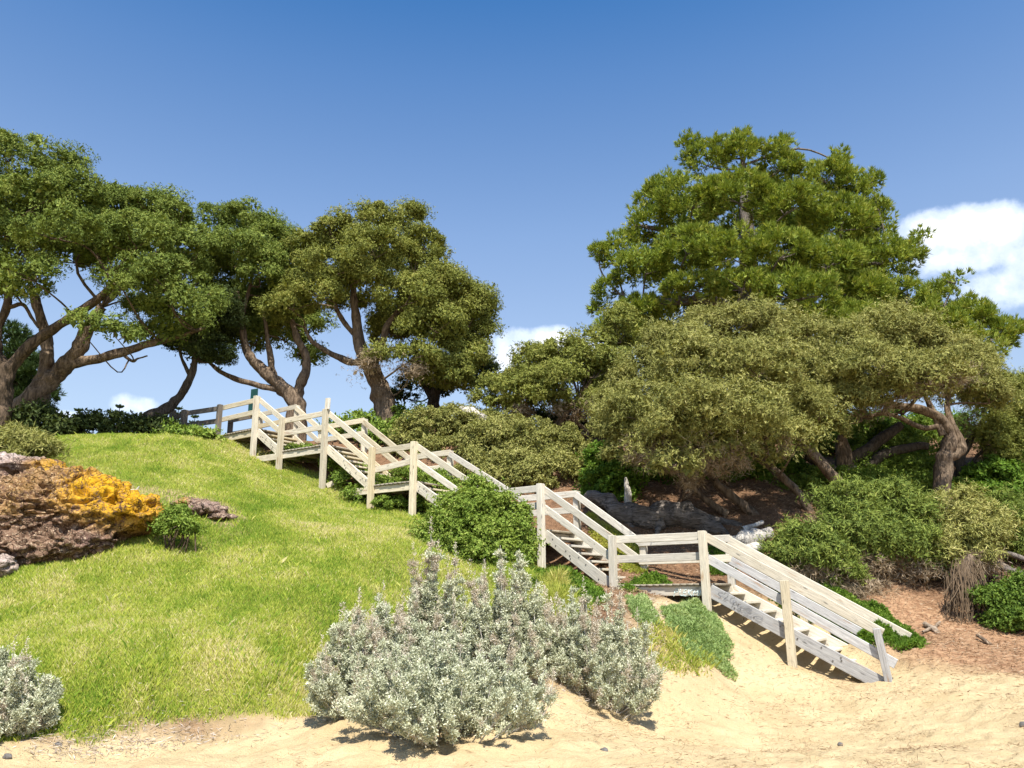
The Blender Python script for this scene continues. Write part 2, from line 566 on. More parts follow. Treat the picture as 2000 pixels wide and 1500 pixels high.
def smooth(e0, e1, v):
    t = np.clip((v - e0) / (e1 - e0), 0, 1)
    return t * t * (3 - 2 * t)


def zone(x, y):
    wob = (fbm(x * 2.3, y * 2.3, s=31) - 0.5) * 0.7
    lawn = smooth(-0.12, 0.12, dist_poly(LAWN, x, y) + wob * 0.5)
    sand = smooth(-0.5, 0.35, dist_poly(SAND, x, y) + wob)
    yel = smooth(-0.1, 0.1, dist_poly(YELLOW, x, y) + wob * 0.3)
    bare = smooth(-0.2, 0.1, dist_poly(BARE, x, y) + wob * 0.4)
    return lawn, sand, yel, bare


def build_ground():
    def axis(lo, hi, step, far, dense=None):
        a = [lo]
        while a[-1] < hi:
            a.append(a[-1] + step(a[-1]))
        s, e = step(lo), step(hi)
        left, v = [], lo
        while v > -far:
            s *= 1.35
            v -= s
            left.append(v)
        right, v = [], a[-1]
        while v < far:
            e *= 1.35
            v += e
            right.append(v)
        return np.array(left[::-1] + a + right)
    xs = axis(-18, 18, lambda v: 0.07 if abs(v) < 10 else 0.16, 900)
    ys = axis(5.5, 37, lambda v: 0.05 if v < 15 else 0.13, 900)
    X, Y = np.meshgrid(xs, ys)
    inb = (X > GX0) & (X < GX1) & (Y > GY0) & (Y < 37.9)
    Z = np.where(inb, H(X, Y), H0(X, Y))
    lawn, sand, yel, bare = zone(X, Y)
    bank = smooth(-0.6, 0.5, dist_poly(BANK, X, Y) + (fbm(X * 1.5, Y * 1.5, s=88) - 0.5) * 0.8)
    dim = fbm(X * 4.0, Y * 6.0, s=77, o=3) - 0.5
    dim2 = np.abs(fbm(X * 1.7, Y * 2.6, s=78, o=2) - 0.5)
    Z = Z + np.where(inb, sand * (dim * 0.09 + dim2 * 0.11 - 0.015 + (fbm(X * 9, Y * 11, s=79, o=2) - 0.5) * 0.03) + (1 - sand) * (1 - lawn) * dim * 0.06, 0)
    fr = np.random.default_rng(12)
    pits = np.zeros_like(Z)
    for _ in range(520):
        fy = 6.2 * (15.0 / 6.2) ** fr.random()
        fx = fr.uniform(-0.75, 0.75) * fy
        a_ = fr.uniform(0, math.pi)
        m_ = (np.abs(X - fx) < 0.4) & (np.abs(Y - fy) < 0.4)
        ux = (X[m_] - fx) * math.cos(a_) + (Y[m_] - fy) * math.sin(a_)
        uy = -(X[m_] - fx) * math.sin(a_) + (Y[m_] - fy) * math.cos(a_)
        q_ = (ux / 0.16) ** 2 + (uy / 0.085) ** 2
        pits[m_] += fr.uniform(0.018, 0.04) * (-np.exp(-q_) + 0.55 * np.exp(-(np.sqrt(q_) - 1.5) ** 2 * 4))
    Z = Z + pits * sand * inb
    ny, nx = X.shape
    idx = np.arange(nx * ny).reshape(ny, nx)
    Fc = np.stack([idx[:-1, :-1], idx[:-1, 1:], idx[1:, 1:], idx[1:, :-1]], -1).reshape(-1, 4)
    V = np.stack([X, Y, Z], -1).reshape(-1, 3)
    t = NT('beach_bank_ground')
    co = t.coord('Object')
    n1 = t.noise(co, 1.3, 5, 0.6)
    n2 = t.noise(co, 9, 4, 0.6)
    n3 = t.noise(co, 55, 3, 0.6)
    sandc = t.mix(t.ramp(n1, [(0.35, 0.0), (0.65, 1.0)]), (0.44, 0.335, 0.185), (0.53, 0.415, 0.24))
    sandc = t.mix(t.math('MULTIPLY', t.ramp(n3, [(0.55, 0.0), (0.72, 1.0)]), 0.5), sandc, (0.33, 0.225, 0.125))
    sandc = t.mix(t.math('MULTIPLY', t.ramp(n2, [(0.56, 0.0), (0.7, 1.0)]), 0.25), sandc, (0.58, 0.47, 0.30))
    lawnc = t.mix(t.ramp(n2, [(0.35, 0.0), (0.65, 1.0)]), (0.11, 0.115, 0.03), (0.30, 0.27, 0.10))
    mulch = t.mix(t.ramp(n2, [(0.3, 0.0), (0.7, 1.0)]), (0.09, 0.05, 0.03), (0.24, 0.135, 0.075))
    mulch = t.mix(t.math('MULTIPLY', t.ramp(n3, [(0.5, 0.0), (0.7, 1.0)]), 0.7), mulch, (0.36, 0.24, 0.15))
    barec = t.mix(t.ramp(n2, [(0.35, 0.0), (0.65, 1.0)]), (0.20, 0.14, 0.08), (0.40, 0.32, 0.16))
    bankc = t.mix(t.ramp(n2, [(0.3, 0.0), (0.7, 1.0)]), (0.22, 0.115, 0.062), (0.45, 0.285, 0.165))
    mulch = t.mix(t.attr('bank'), mulch, bankc)
    c = t.mix(t.attr('sand'), mulch, sandc)
    c = t.mix(t.attr('lawn'), c, lawnc)
    c = t.mix(t.attr('bare'), c, barec)
    h = t.math('ADD', t.math('MULTIPLY', n2, 0.75), t.math('MULTIPLY', n3, 0.3))
    m = t.finish(t.principled(c, 0.95, t.bump(h, 0.9, 0.06), 0.1))
    o = np_mesh('ground', V, Fc, m, smooth=True, attrs=dict(sand=sand.ravel(), lawn=lawn.ravel(), bare=bare.ravel(), bank=bank.ravel()))
    kind(o, 'structure')


build_ground()


# ------------------------------------------------------------------ timber
def frame(xa, up):
    x = Vector(xa).normalized()
    u = Vector(up)
    z = (u - x * u.dot(x)).normalized()
    y = z.cross(x)
    return Matrix((x, y, z)).transposed()


def beam_mesh(L, w, h, seed, bev=0.007, bow=0.008, seg=6, bolts=()):
    """a sawn timber along local X; w across (Y), h upright (Z); bolts: (x, y, z, axis) heads"""
    bm = bmesh.new()
    bmesh.ops.create_cube(bm, size=1.0)
    for v in bm.verts:
        v.co = Vector((v.co.x * L, v.co.y * w, v.co.z * h))
    bmesh.ops.bevel(bm, geom=list(bm.edges), offset=min(bev, w * 0.2, h * 0.2), segments=1, affect='EDGES')
    ln = [e for e in bm.edges if abs(e.verts[0].co.x - e.verts[1].co.x) > L * 0.5]
    if seg > 1:
        bmesh.ops.subdivide_edges(bm, edges=ln, cuts=seg - 1, use_grid_fill=False)
    r = random.Random(seed)
    a, b = r.uniform(-bow, bow), r.uniform(-bow, bow)
    for v in bm.verts:
        s = math.sin((v.co.x / L + 0.5) * math.pi)
        v.co.y += a * s + 0.0012 * mnoise.noise((v.co.x * 3 + seed, v.co.z * 9, 0))
        v.co.z += b * s + 0.0012 * mnoise.noise((v.co.x * 3 - seed, v.co.y * 9, 5))
    for (x, y, z, ax) in bolts:
        mt = Matrix.Translation((x, y, z)) @ {'y': Matrix.Rotation(math.pi / 2, 4, 'X'), 'x': Matrix.Rotation(math.pi / 2, 4, 'Y'), 'z': Matrix.Identity(4)}[ax]
        res = bmesh.ops.create_cone(bm, cap_ends=True, segments=8, radius1=0.017, radius2=0.014, depth=0.02, matrix=mt)
        fs = set(f for v in res['verts'] for f in v.link_faces)
        for f in fs:
            f.material_index = 1
    me = bpy.data.meshes.new('timber')
    bm.to_mesh(me)
    bm.free()
    return me


_seed = [0]


def beam(name, a, b, w, h, mat, parent, up=(0, 0, 1), bolts=(), bow=0.004):
    """timber from a to b (centre line, world)"""
    _seed[0] += 1
    a, b = np.array(a, float), np.array(b, float)
    L = float(np.linalg.norm(b - a))
    me = beam_mesh(L, w, h, _seed[0], bow=bow, seg=max(2, int(L / 0.4)), bolts=bolts)
    me.materials.append(M[mat])
    me.materials.append(M['bolt'])
    o = bpy.data.objects.new(name, me)
    m = frame(b - a, up).to_4x4()
    loc = Vector(((a + b) / 2).tolist())
    if parent is not None:
        loc = loc - parent.location
    o.matrix_basis = Matrix.Translation(loc) @ m
    return link(o, parent)


PW = 0.14


def post(x, y, z0, z1, mat, parent, lean=(0, 0), d=None, hw=PW, name='post', bolt_h=()):
    d = UPV if d is None else d
    a = np.array([x, y, z0])
    b = np.array([x + lean[0], y + lean[1], z1])
    L = z1 - z0
    bl = []
    for hgt in bolt_h:     # heads on the seaward face
        xx = hgt - (z0 + z1) / 2
        bl += [(xx, -hw / 2 - 0.003, 0.025 + 0.01 * random.random(), 'y'), (xx - 0.05, -hw / 2 - 0.003, -0.025, 'y')]
    return beam(name, a, b, hw, hw, mat, parent, up=-d, bolts=bl, bow=0.006)


stair = empty('timber_staircase', (BOT[0], BOT[1], 0.0), 'long weathered timber beach staircase with five landings climbing the bank from sand to hilltop', 'staircase')
RH, RT = 0.155, 0.045       # rails: height, thickness
off_in = (PW / 2 + RT / 2 + 0.001)
rnd = random.Random(3)
FLIGHT_N = [5, 8, 8, 7, 10]
mats_l = ['wood_cream', 'wood_cream', 'wood_cream', 'wood_white', 'wood_white']
for i in range(5):
    FR, FL, RR, RL, z, d, n = landing(i)
    wm = mats_l[i]
    zb = lambda q: float(H(q[0], q[1])) - 0.35
    # posts: seaward pair in front, inland pair
    for q, nm in ((FR, 'R'), (FL, 'L')):
        dk = wm if not (i == 0 and nm == 'L') else 'wood_shaded'  # top landing's uphill front post gets the colour with tree shade painted in
        post(q[0], q[1], min(zb(q), z - 0.4), z + HR + 0.012, dk, stair, (rnd.uniform(-.012, .012), rnd.uniform(-.012, .012)), d, bolt_h=(z + HR - 0.07, z + 0.5, z - 0.1))
    for q in (RR, RL):
        post(q[0], q[1], min(zb(q), z - 0.4), z + HR - 0.01, wm if i else 'wood_cream', stair, (rnd.uniform(-.012, .012), rnd.uniform(-.012, .012)), d)
    # level rails between them, on the inner faces of the posts
    for s, (A, B) in ((1, (FR, FL)), (-1, (RR, RL))):
        o_ = n * off_in * s
        ext = d * 0.07
        for k, (hh, nm) in enumerate(((HR - RH / 2, 'handrail'), (0.52, 'mid_rail'))):
            up3 = np.array([0, 0, hh])
            ja, jb = rnd.uniform(-.012, .012), rnd.uniform(-.012, .012)
            if i == 2 and s == 1 and k == 1:
                ja, jb = 0.02, -0.13      # this one has dropped at its uphill end
            beam(nm, A - ext + o_ + up3 + [0, 0, ja], B + ext + o_ + up3 + [0, 0, jb], RT, RH, wm, stair)
    # deck of cross boards
    nb = max(6, int(round(np.linalg.norm(FL - FR) / 0.145)))
    a0 = FR - d * 0.02
    step = (np.linalg.norm(FL - FR) + 0.04) / nb
    deck_v, deck_f = [], []
    for k in range(nb):
        c0 = a0 + d * (step * k + 0.004)
        c1 = a0 + d * (step * (k + 1) - 0.006)
        e0, e1 = rnd.uniform(-.012, .012), W + 0.0 + rnd.uniform(-.02, .02)
        t_ = 0.042
        dz = rnd.uniform(-.003, .003)
        base = len(deck_v)
        for zz in (z - t_ + dz, z + dz):
            for cc in (c0, c1):
                for ee in (e0 + 0.03, e1):
                    p = cc + n * ee
                    deck_v.append((p[0], p[1], zz))
        deck_f += [[base + q for q in f] for f in ((0, 1, 3, 2), (4, 6, 7, 5), (0, 4, 5, 1), (2, 3, 7, 6), (0, 2, 6, 4), (1, 5, 7, 3))]
    np_mesh('deck', deck_v, deck_f, M['wood_deck'], stair)
    # fascia boards and bearers
    ext_l = {1: 1.15, 2: 0.95}.get(i, 0.05)
    fz = z - 0.045 - 0.095
    beam('fascia', FR + n * (PW / 2 + 0.026) - d * 0.06 + [0, 0, fz - z], FL + n * (PW / 2 + 0.026) + d * ext_l + [0, 0, fz - z], 0.048, 0.185, wm, stair)
    beam('fascia', RR - n * (PW / 2 + 0.03) - d * 0.06 + [0, 0, fz - z], RL - n * (PW / 2 + 0.03) + d * 0.1 + [0, 0, fz - z], 0.048, 0.185, wm, stair)
    for f_ in (0.12, 0.55, 0.92):
        q = FR + (FL - FR) * f_
        beam('bearer', q + n * 0.13 + [0, 0, -0.15], q + n * (W - 0.13) + [0, 0, -0.15], 0.07, 0.19, 'wood_deck', stair)

treads_total = 0
for i in range(5):
    # flight below landing i
    FR, FL, RR, RL, z, d, n = landing(i)
    if i < 4:
        FR2, FL2, RR2, RL2, z2, d2, n2 = landing(i + 1)
        A, A2, B, B2 = FR, RR, FL2, RL2
        zlo = z2
    else:
        A, A2 = FR, RR
        B = BOT.copy()
        B2 = BOT + n * W
        zlo = 0.0
    wm = mats_l[min(i + 1, 4)] if i < 3 else 'wood_white'
    if i == 4:
        wm = 'wood_white'
    nr = FLIGHT_N[i]
    top = np.array([A[0], A[1], z])
    bot = np.array([B[0], B[1], zlo])
    nn = n if i == 4 else (n + n2) / np.linalg.norm(n + n2)
    for s, (P, Q) in ((1, (A, B)), (-1, (A2, B2))):
        P = np.array([P[0], P[1], z])
        Q = np.array([Q[0], Q[1], zlo])
        v = (Q - P)
        vh = v / np.linalg.norm(v)
        o_ = nn * off_in * s
        sm = wm
        if i == 4:
            sm = 'wood_grey' if s == 1 else 'wood_white'
        # stringer
        a_ = P + o_ + [0, 0, -0.10] + vh * 0.05
        b_ = Q + o_ + [0, 0, -0.10] - vh * 0.06
        if i == 4:
            b_ = Q + o_ + vh * (0.10 if s == 1 else 0.0) + [0, 0, -0.02]
            a_ = P + o_ + [0, 0, -0.11] + vh * 0.05
        bl = [(rnd.uniform(-.48, .48) * np.linalg.norm(b_ - a_), -0.027 * s, rnd.uniform(-.08, .08), 'y') for _ in range(10)] if s == 1 else ()
        so = beam('stringer', a_, b_, 0.05, 0.245, sm, stair, bolts=bl)
        if i == 4 and s == 1:
            low_stringer = so
        # sloping rails
        for hh, nm in ((HR - RH / 2, 'handrail'), (0.50, 'mid_rail')):
            hb = hh
            e0, e1 = 0.05, -0.02
            if i == 4:
                hb = hh - 0.045
                e1 = {('handrail', 1): 0.05, ('mid_rail', 1): 0.22, ('handrail', -1): 0.32, ('mid_rail', -1): 0.30}[(nm, s)]
            ra = P + o_ * 1.0 + [0, 0, hh] + vh * e0
            rb = Q + o_ * 1.0 + [0, 0, hb] + vh * e1
            rm = wm
            if i == 4 and nm == 'mid_rail':
                rm = 'wood_grey'
            beam(nm, ra, rb, RT, RH * (1.0 if i != 4 else 1.08), rm, stair)
    # treads
    run = np.array([B[0] - A[0], B[1] - A[1], 0])
    rl = np.linalg.norm(run)
    rh = run / rl
    for k in range(1, nr):
        zt = z + (zlo - z) * k / nr
        c = np.array([A[0], A[1], 0]) + run * ((k - 0.45) / nr)
        inn = PW / 2 + 0.051
        a_ = c + nn * inn + [0, 0, zt - 0.025]
        b_ = c + nn * (W - inn) + [0, 0, zt - 0.025]
        beam('tread', a_, b_, rl / nr * 0.98, 0.048, 'wood_cream' if i < 3 else 'wood_white', stair, bow=0.002)
        treads_total += 1

# intermediate and foot posts of the lower flight
FR, FL, RR, RL, z, d, n = landing(4)
post(MIDP[0], MIDP[1], float(H(MIDP[0], MIDP[1])) - 0.3, MIDP[2] + HR - 0.10, 'wood_cream', stair, (-0.01, 0.0), d, bolt_h=(MIDP[2] + 0.75, MIDP[2] + 0.4, MIDP[2] - 0.1))
mq = MIDP + n * W + UPV * 0.1
post(mq[0], mq[1], float(H(mq[0], mq[1])) - 0.3, MIDP[2] + HR - 0.05, 'wood_cream', stair, (0, 0), d)
post(BOT[0] + 0.10, BOT[1] - 0.0, -0.3, 0.93, 'wood_grey', stair, (-0.13, 0.02), d, hw=0.115, bolt_h=(0.85, 0.45))
bq = BOT + n * W - rh * 0.12
post(bq[0], bq[1], -0.3, 0.86, 'wood_white', stair, (0, 0), d)
# braces under the second landing, and a packing block on its tall post
FR, FL, RR, RL, z, d, n = landing(1)
g0 = float(H(FR[0], FR[1]))
beam('brace', FR + n * 0.12 - d * 0.05 + [0, 0, g0 - z + 0.08], RR - n * 0.5 - d * 0.75 + [0, 0, g0 - z + 0.75], 0.045, 0.14, 'wood_cream', stair)
beam('brace', FR + n * 0.3 - d * 0.05 + [0, 0, -0.25], RR - n * 0.35 - d * 0.55 + [0, 0, g0 - z + 0.1], 0.045, 0.14, 'wood_deck', stair)
post(FR[0] + 0.012, FR[1] + 0.012, z + HR + 0.012, z + HR + 0.335, 'wood_white', stair, (0.01, 0), d, hw=0.075, name='post_block')
post(FR[0] + 0.012 - d[0] * 0.082, FR[1] + 0.012 - d[1] * 0.082, z + HR + 0.0, z + HR + 0.33, 'wood_white', stair, (0.01, 0), d, hw=0.07, name='post_block')
FR, FL, RR, RL, z, d, n = landing(2)
g0 = float(H(FR[0], FR[1]))
beam('brace', FR + n * 0.15 - d * 0.1 + [0, 0, -0.25], FR + n * 0.75 - d * 0.5 + [0, 0, g0 - z + 0.1], 0.045, 0.13, 'wood_cream', stair)


# spray-painted tags, on the timber
def strokes(name, lines, plane_p, plane_n, width, mat, parent):
    V, Fc = [], []
    pn = np.array(plane_n) / np.linalg.norm(plane_n)
    for ln in lines:
        pts = []
        for cx_, cy_ in ln:
            px, py = 1180 + cx_ / 5.556, 1120 + cy_ / 5.556
            dr = ray(px, py)
            t_ = ((plane_p - EYE) @ pn) / (dr @ pn)
            pts.append(EYE + dr * t_ + pn * 0.003)
        pts = np.array(pts)
        if len(pts) > 2:       # soften the corners
            q = [pts[0]]
            for a, b in zip(pts[:-1], pts[1:]):
                q += [a * .75 + b * .25, a * .25 + b * .75]
            q.append(pts[-1])
            pts = np.array(q)
        for a, b in zip(pts[:-1], pts[1:]):
            dv = b - a
            L = np.linalg.norm(dv)
            if L < 1e-5:
                continue
            dv /= L
            sd = np.cross(pn, dv) * width / 2
            k = len(V)
            V += [a - sd - dv * width * .3, b - sd + dv * width * .3, b + sd + dv * width * .3, a + sd - dv * width * .3]
            V += [p + pn * 0.001 for p in V[k:k + 4]]
            Fc += [[k, k + 1, k + 2, k + 3], [k + 4, k + 5, k + 6, k + 7], [k, k + 1, k + 5, k + 4], [k + 1, k + 2, k + 6, k + 5], [k + 2, k + 3, k + 7, k + 6], [k + 3, k, k + 4, k + 7]]
    return np_mesh(name, V, Fc, mat, parent)


def circ(cx_, cy_, rx, ry, a0=0, a1=360, n_=12):
    return [(cx_ + rx * math.cos(R(a0 + (a1 - a0) * k / n_)), cy_ + ry * math.sin(R(a0 + (a1 - a0) * k / n_))) for k in range(n_ + 1)]


FR, FL, RR, RL, z, d, n = landing(4)
fpl = FR + n * (PW / 2 + 0.002)
strokes('graffiti', [
    [(755, 250), (772, 172), (802, 168), (806, 192), (772, 208)], [(828, 172), (815, 238), (858, 240)],
    [(892, 176), (868, 180), (858, 243), (890, 245)], [(864, 212), (886, 208)],
    [(920, 178), (908, 245)], [(954, 178), (914, 212), (950, 245)],
    [(966, 245), (978, 180), (992, 225), (1022, 178), (1018, 245)], [(1050, 182), (1034, 245)]], fpl, -n, 0.016, M['paint_pale'], stair)['label'] = 'pale painted letters on the landing edge board'
spl = FR + n * (PW / 2 + 0.001 - 0.002)
strokes('graffiti', [
    [(1290, 208), (1258, 200), (1236, 216), (1262, 240), (1268, 262), (1240, 262)],
    [(1300, 222), (1325, 196), (1352, 212), (1342, 250), (1302, 270), (1300, 292), (1345, 282)],
    [(1420, 258), (1390, 252), (1370, 278), (1366, 306), (1395, 320), (1416, 298), (1398, 292)],
    [(1385, 362), (1428, 278), (1444, 330)], [(1402, 338), (1442, 320)],
    [(1492, 322), (1458, 316), (1446, 346), (1474, 368), (1494, 346), (1482, 392), (1450, 400)],
    circ(1500, 378, 24, 24), circ(1566, 386, 36, 30), circ(1566, 386, 20, 16, 40, 400),
    [(1610, 405), (1566, 428), (1540, 462), (1570, 482), (1600, 455), (1580, 440)],
    [(1592, 482), (1616, 444), (1676, 434), (1726, 466), (1716, 502), (1662, 492), (1640, 472), (1684, 466)],
    [(1520, 418), (1542, 442), (1500, 468)], [(1450, 380), (1480, 430), (1530, 460), (1600, 500)],
    [(1640, 500), (1690, 530), (1650, 540)], [(1690, 500), (1720, 520)]], spl, -n, 0.0075, M['paint_grey'], low_stringer.parent)['label'] = 'grey scrawled tag on the stair stringer'

# top fence beyond the first landing
FR, FL, RR, RL, z, d, n = landing(0)
fence = empty('path_fence', (FL[0] - 2, FL[1] + 1, float(H(FL[0] - 2, FL[1] + 1))), 'weathered post and rail fence, coloured dark for tree shade, along the hilltop path, left of the stairs', 'fence')
q1 = at_z(361, 801, z + HR + 0.03)
q2 = at_z(338, 801, z + HR + 0.22)
q3 = at_z(290, 820, z + HR + 0.1)
for q in (q1, q2):
    post(q[0], q[1], float(H(q[0], q[1])) - 0.3, q[2], 'wood_shaded', fence, (0, 0), UPV, hw=0.17)
pts = [FL + UPV * 0.08 + n * off_in, q1 + n * off_in, q3 + n * off_in]
for hh in (HR - RH / 2, 0.50):
    for a, b in zip(pts[:-1], pts[1:]):
        za = z + hh + (0 if a is pts[0] else 0.02)
        zb_ = z + hh + (0.02 if b is pts[1] else 0.0)
        beam('rail', [a[0], a[1], za], [b[0], b[1], zb_], 0.05, 0.16, 'wood_shaded', fence)
rq = RL + UPV * 1.6
post(rq[0], rq[1], float(H(rq[0], rq[1])) - 0.3, z + HR, 'wood_shaded', fence, (0, 0), UPV)
for hh in (HR - RH / 2, 0.42):
    beam('rail', RL + UPV * 0.08 - n * off_in + [0, 0, hh], rq - n * off_in + [0, 0, hh], 0.05, 0.16, 'wood_shaded', fence)

# the sign behind the top post
sg = at(494, 800, 26.4)
sz = float(H(sg[0], sg[1]))
sign = empty('sign', (sg[0], sg[1], sz), 'dark green metal sign seen nearly edge on behind the top stair post', 'sign')
beam('post', [sg[0] + .06, sg[1], sz - 0.2], [sg[0] + .06, sg[1], at(494, 764, 26.4)[2]], 0.07, 0.07, 'bolt', sign, up=(0, 1, 0)).data.materials[0] = M['sign']
for y0, y1, nm, dx in ((760, 787, 'panel', 0.03), (789, 803, 'panel', -0.02)):
    za, zb_ = at(494, y1, 26.35)[2], at(494, y0, 26.35)[2]
    o = beam(nm, [sg[0] + dx, sg[1] - 0.07, za], [sg[0] + dx, sg[1] - 0.07, zb_], 0.03, 0.30, 'bolt', sign, up=(0.9, -0.43, 0))
    o.data.materials[0] = M['sign']


# ------------------------------------------------------------------ foliage
def unit(v):
    return v / (np.linalg.norm(v, axis=-1, keepdims=True) + 1e-9)


def leaves(P, D, length, width, k, spread, tint0, tvar=0.25, lvar=0.35, bend=0.0, orient=0.0):
    """k narrow leaves at every point P fanning about the direction D -> (V, F, tint)"""
    n_ = len(P)
    Pk = np.repeat(P, k, 0)
    dirs = unit(np.repeat(D, k, 0) + spread * rng.normal(size=(n_ * k, 3)))
    sd = unit(np.cross(dirs, rng.normal(size=(n_ * k, 3))))
    if orient > 0:       # blades lie across the light, facing roughly outwards
        nn_ = unit(np.repeat(D, k, 0) + orient * rng.normal(size=(n_ * k, 3)))
        dirs = rng.normal(size=(n_ * k, 3)) + 0.5 * np.repeat(D, k, 0)
        dirs = unit(dirs - (dirs * nn_).sum(1, keepdims=True) * nn_ * 0.85)
        sd = unit(np.cross(nn_, dirs))
    L = (length * (1 - lvar + 2 * lvar * rng.random(n_ * k)))[:, None]
    Wd = (width * (0.7 + 0.6 * rng.random(n_ * k)))[:, None]
    dn = np.zeros_like(dirs)
    dn[:, 2] = -bend
    V = np.empty((n_ * k, 4, 3))
    V[:, 0] = Pk
    V[:, 1] = Pk + dirs * L * 0.5 + sd * Wd
    V[:, 2] = Pk + dirs * L + dn * L
    V[:, 3] = Pk + dirs * L * 0.5 - sd * Wd
    Fc = np.arange(n_ * k * 4, dtype=np.int32).reshape(-1, 4)
    t = np.repeat(np.repeat(tint0, k) + rng.normal(size=n_ * k) * tvar, 4)
    return V.reshape(-1, 3), Fc, np.clip(t, 0, 1)


def cat_mesh(parts):
    Vs, Fs, Ts, o_ = [], [], [], 0
    for V, Fc, t in parts:
        Vs.append(V)
        Fs.append(Fc + o_)
        Ts.append(t)
        o_ += len(V)
    return np.concatenate(Vs), np.concatenate(Fs), np.concatenate(Ts)


def rand_dirs(n_):
    return unit(rng.normal(size=(n_, 3)))


def puffs(C_, Rv, rs, dens=1.2, low=-0.45):
    """smaller cushions spread over an ellipsoid's skin"""
    area = 4 * math.pi * ((Rv[0] * Rv[1]) ** 1.6 / 3 + (Rv[0] * Rv[2]) ** 1.6 / 3 + (Rv[1] * Rv[2]) ** 1.6 / 3) ** (1 / 1.6)
    m = max(5, int(area / (math.pi * rs * rs) * dens))
    u = rand_dirs(m)
    u = u[u[:, 2] > low - 0.25 * rng.random(len(u))]
    ctr = C_ + u * Rv * (0.58 + 0.46 * rng.random((len(u), 1)))
    rad = rs * (0.45 + 0.95 * rng.random(len(u)) ** 1.2)
    return ctr, rad, u


def filler(ctr, rad, n_, tn):
    """the packed twigs and older leaves inside each cushion"""
    m = len(ctr)
    idx = np.repeat(np.arange(m), n_)
    P = ctr[idx] + rand_dirs(m * n_) * (rad[idx] * 0.62 * rng.random(m * n_) ** 0.4)[:, None] * [1, 1, 0.8]
    L = float(np.mean(rad))
    return leaves(P, rand_dirs(m * n_), L * 0.50, L * 0.13, 1, 0.1, tn[idx], 0.15)


def foliage(lobes, Y, rs, per, leaf, k=4, spread=0.7, depth=0.9, dens=1.1, inner=0.25, upb=0.5, low=-0.45, base=0.5, flat=0.8, style='tea', core=44, fuzz=0.44):
    """lobes in survey coordinates (px, py, rx, ry[, dY]); rs: cushion radius (m); per: leaf sprays per cushion"""
    out, info = [], []
    for lb in lobes:
        px, py, rx, ry = lb[:4]
        y_ = Y + (lb[4] if len(lb) > 4 else 0)
        c = at(px, py, y_)
        s = mpp(y_ * 1.02)
        rd = depth * (rx + ry) / 2 * s
        Rv = np.maximum(np.array([rx * s, rd, ry * s]) - rs * 0.16, rs * 0.3)
        ctr, rad, u = puffs(c, Rv, rs, dens, low)
        info.append((c, Rv, ctr))
        m = len(ctr)
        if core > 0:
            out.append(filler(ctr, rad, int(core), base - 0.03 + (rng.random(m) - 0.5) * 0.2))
        if style == 'pine':
            kk = per
            uu = rand_dirs(m * kk)
            nrm = np.repeat(u, kk, 0)
            keep = (uu * nrm).sum(1) + 0.5 * uu[:, 2] > -0.3
            uu, nrm = uu[keep], nrm[keep]
            idx = np.repeat(np.arange(m), kk)[keep]
            P = ctr[idx] + uu * (rad[idx] * (0.45 + 0.55 * rng.random(len(idx))))[:, None] * [1, 1, flat]
            D = unit(uu * 0.7 + nrm * 0.3 + np.array([0, 0, upb]))
            tn = base + (rng.random(len(idx)) - 0.5) * 0.5
            out.append(leaves(P, D, leaf[0], leaf[1], k, spread, tn, 0.16))
        else:
            kk = per
            uu = rand_dirs(m * kk)
            nrm = np.repeat(u, kk, 0)
            keep = (uu * nrm).sum(1) * 0.7 + 0.6 * uu[:, 2] > -0.25
            uu, nrm = uu[keep], nrm[keep]
            idx = np.repeat(np.arange(m), kk)[keep]
            rr = 0.70 + fuzz * rng.random(len(idx)) ** (1 + fuzz)
            P = ctr[idx] + uu * (rad[idx] * rr)[:, None] * [1, 1, flat]
            D = unit(uu + np.array([0, 0, upb]))
            tn = base + (rng.random(m)[idx] - 0.5) * 0.26
            out.append(leaves(P, D, leaf[0], leaf[1], k, spread, tn, 0.17, orient=0.55))
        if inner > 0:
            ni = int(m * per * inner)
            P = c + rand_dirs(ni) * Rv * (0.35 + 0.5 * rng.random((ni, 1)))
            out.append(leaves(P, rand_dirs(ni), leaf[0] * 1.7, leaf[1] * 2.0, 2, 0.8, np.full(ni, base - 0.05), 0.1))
    V, Fc, T = cat_mesh(out)
    return V, Fc, T, info


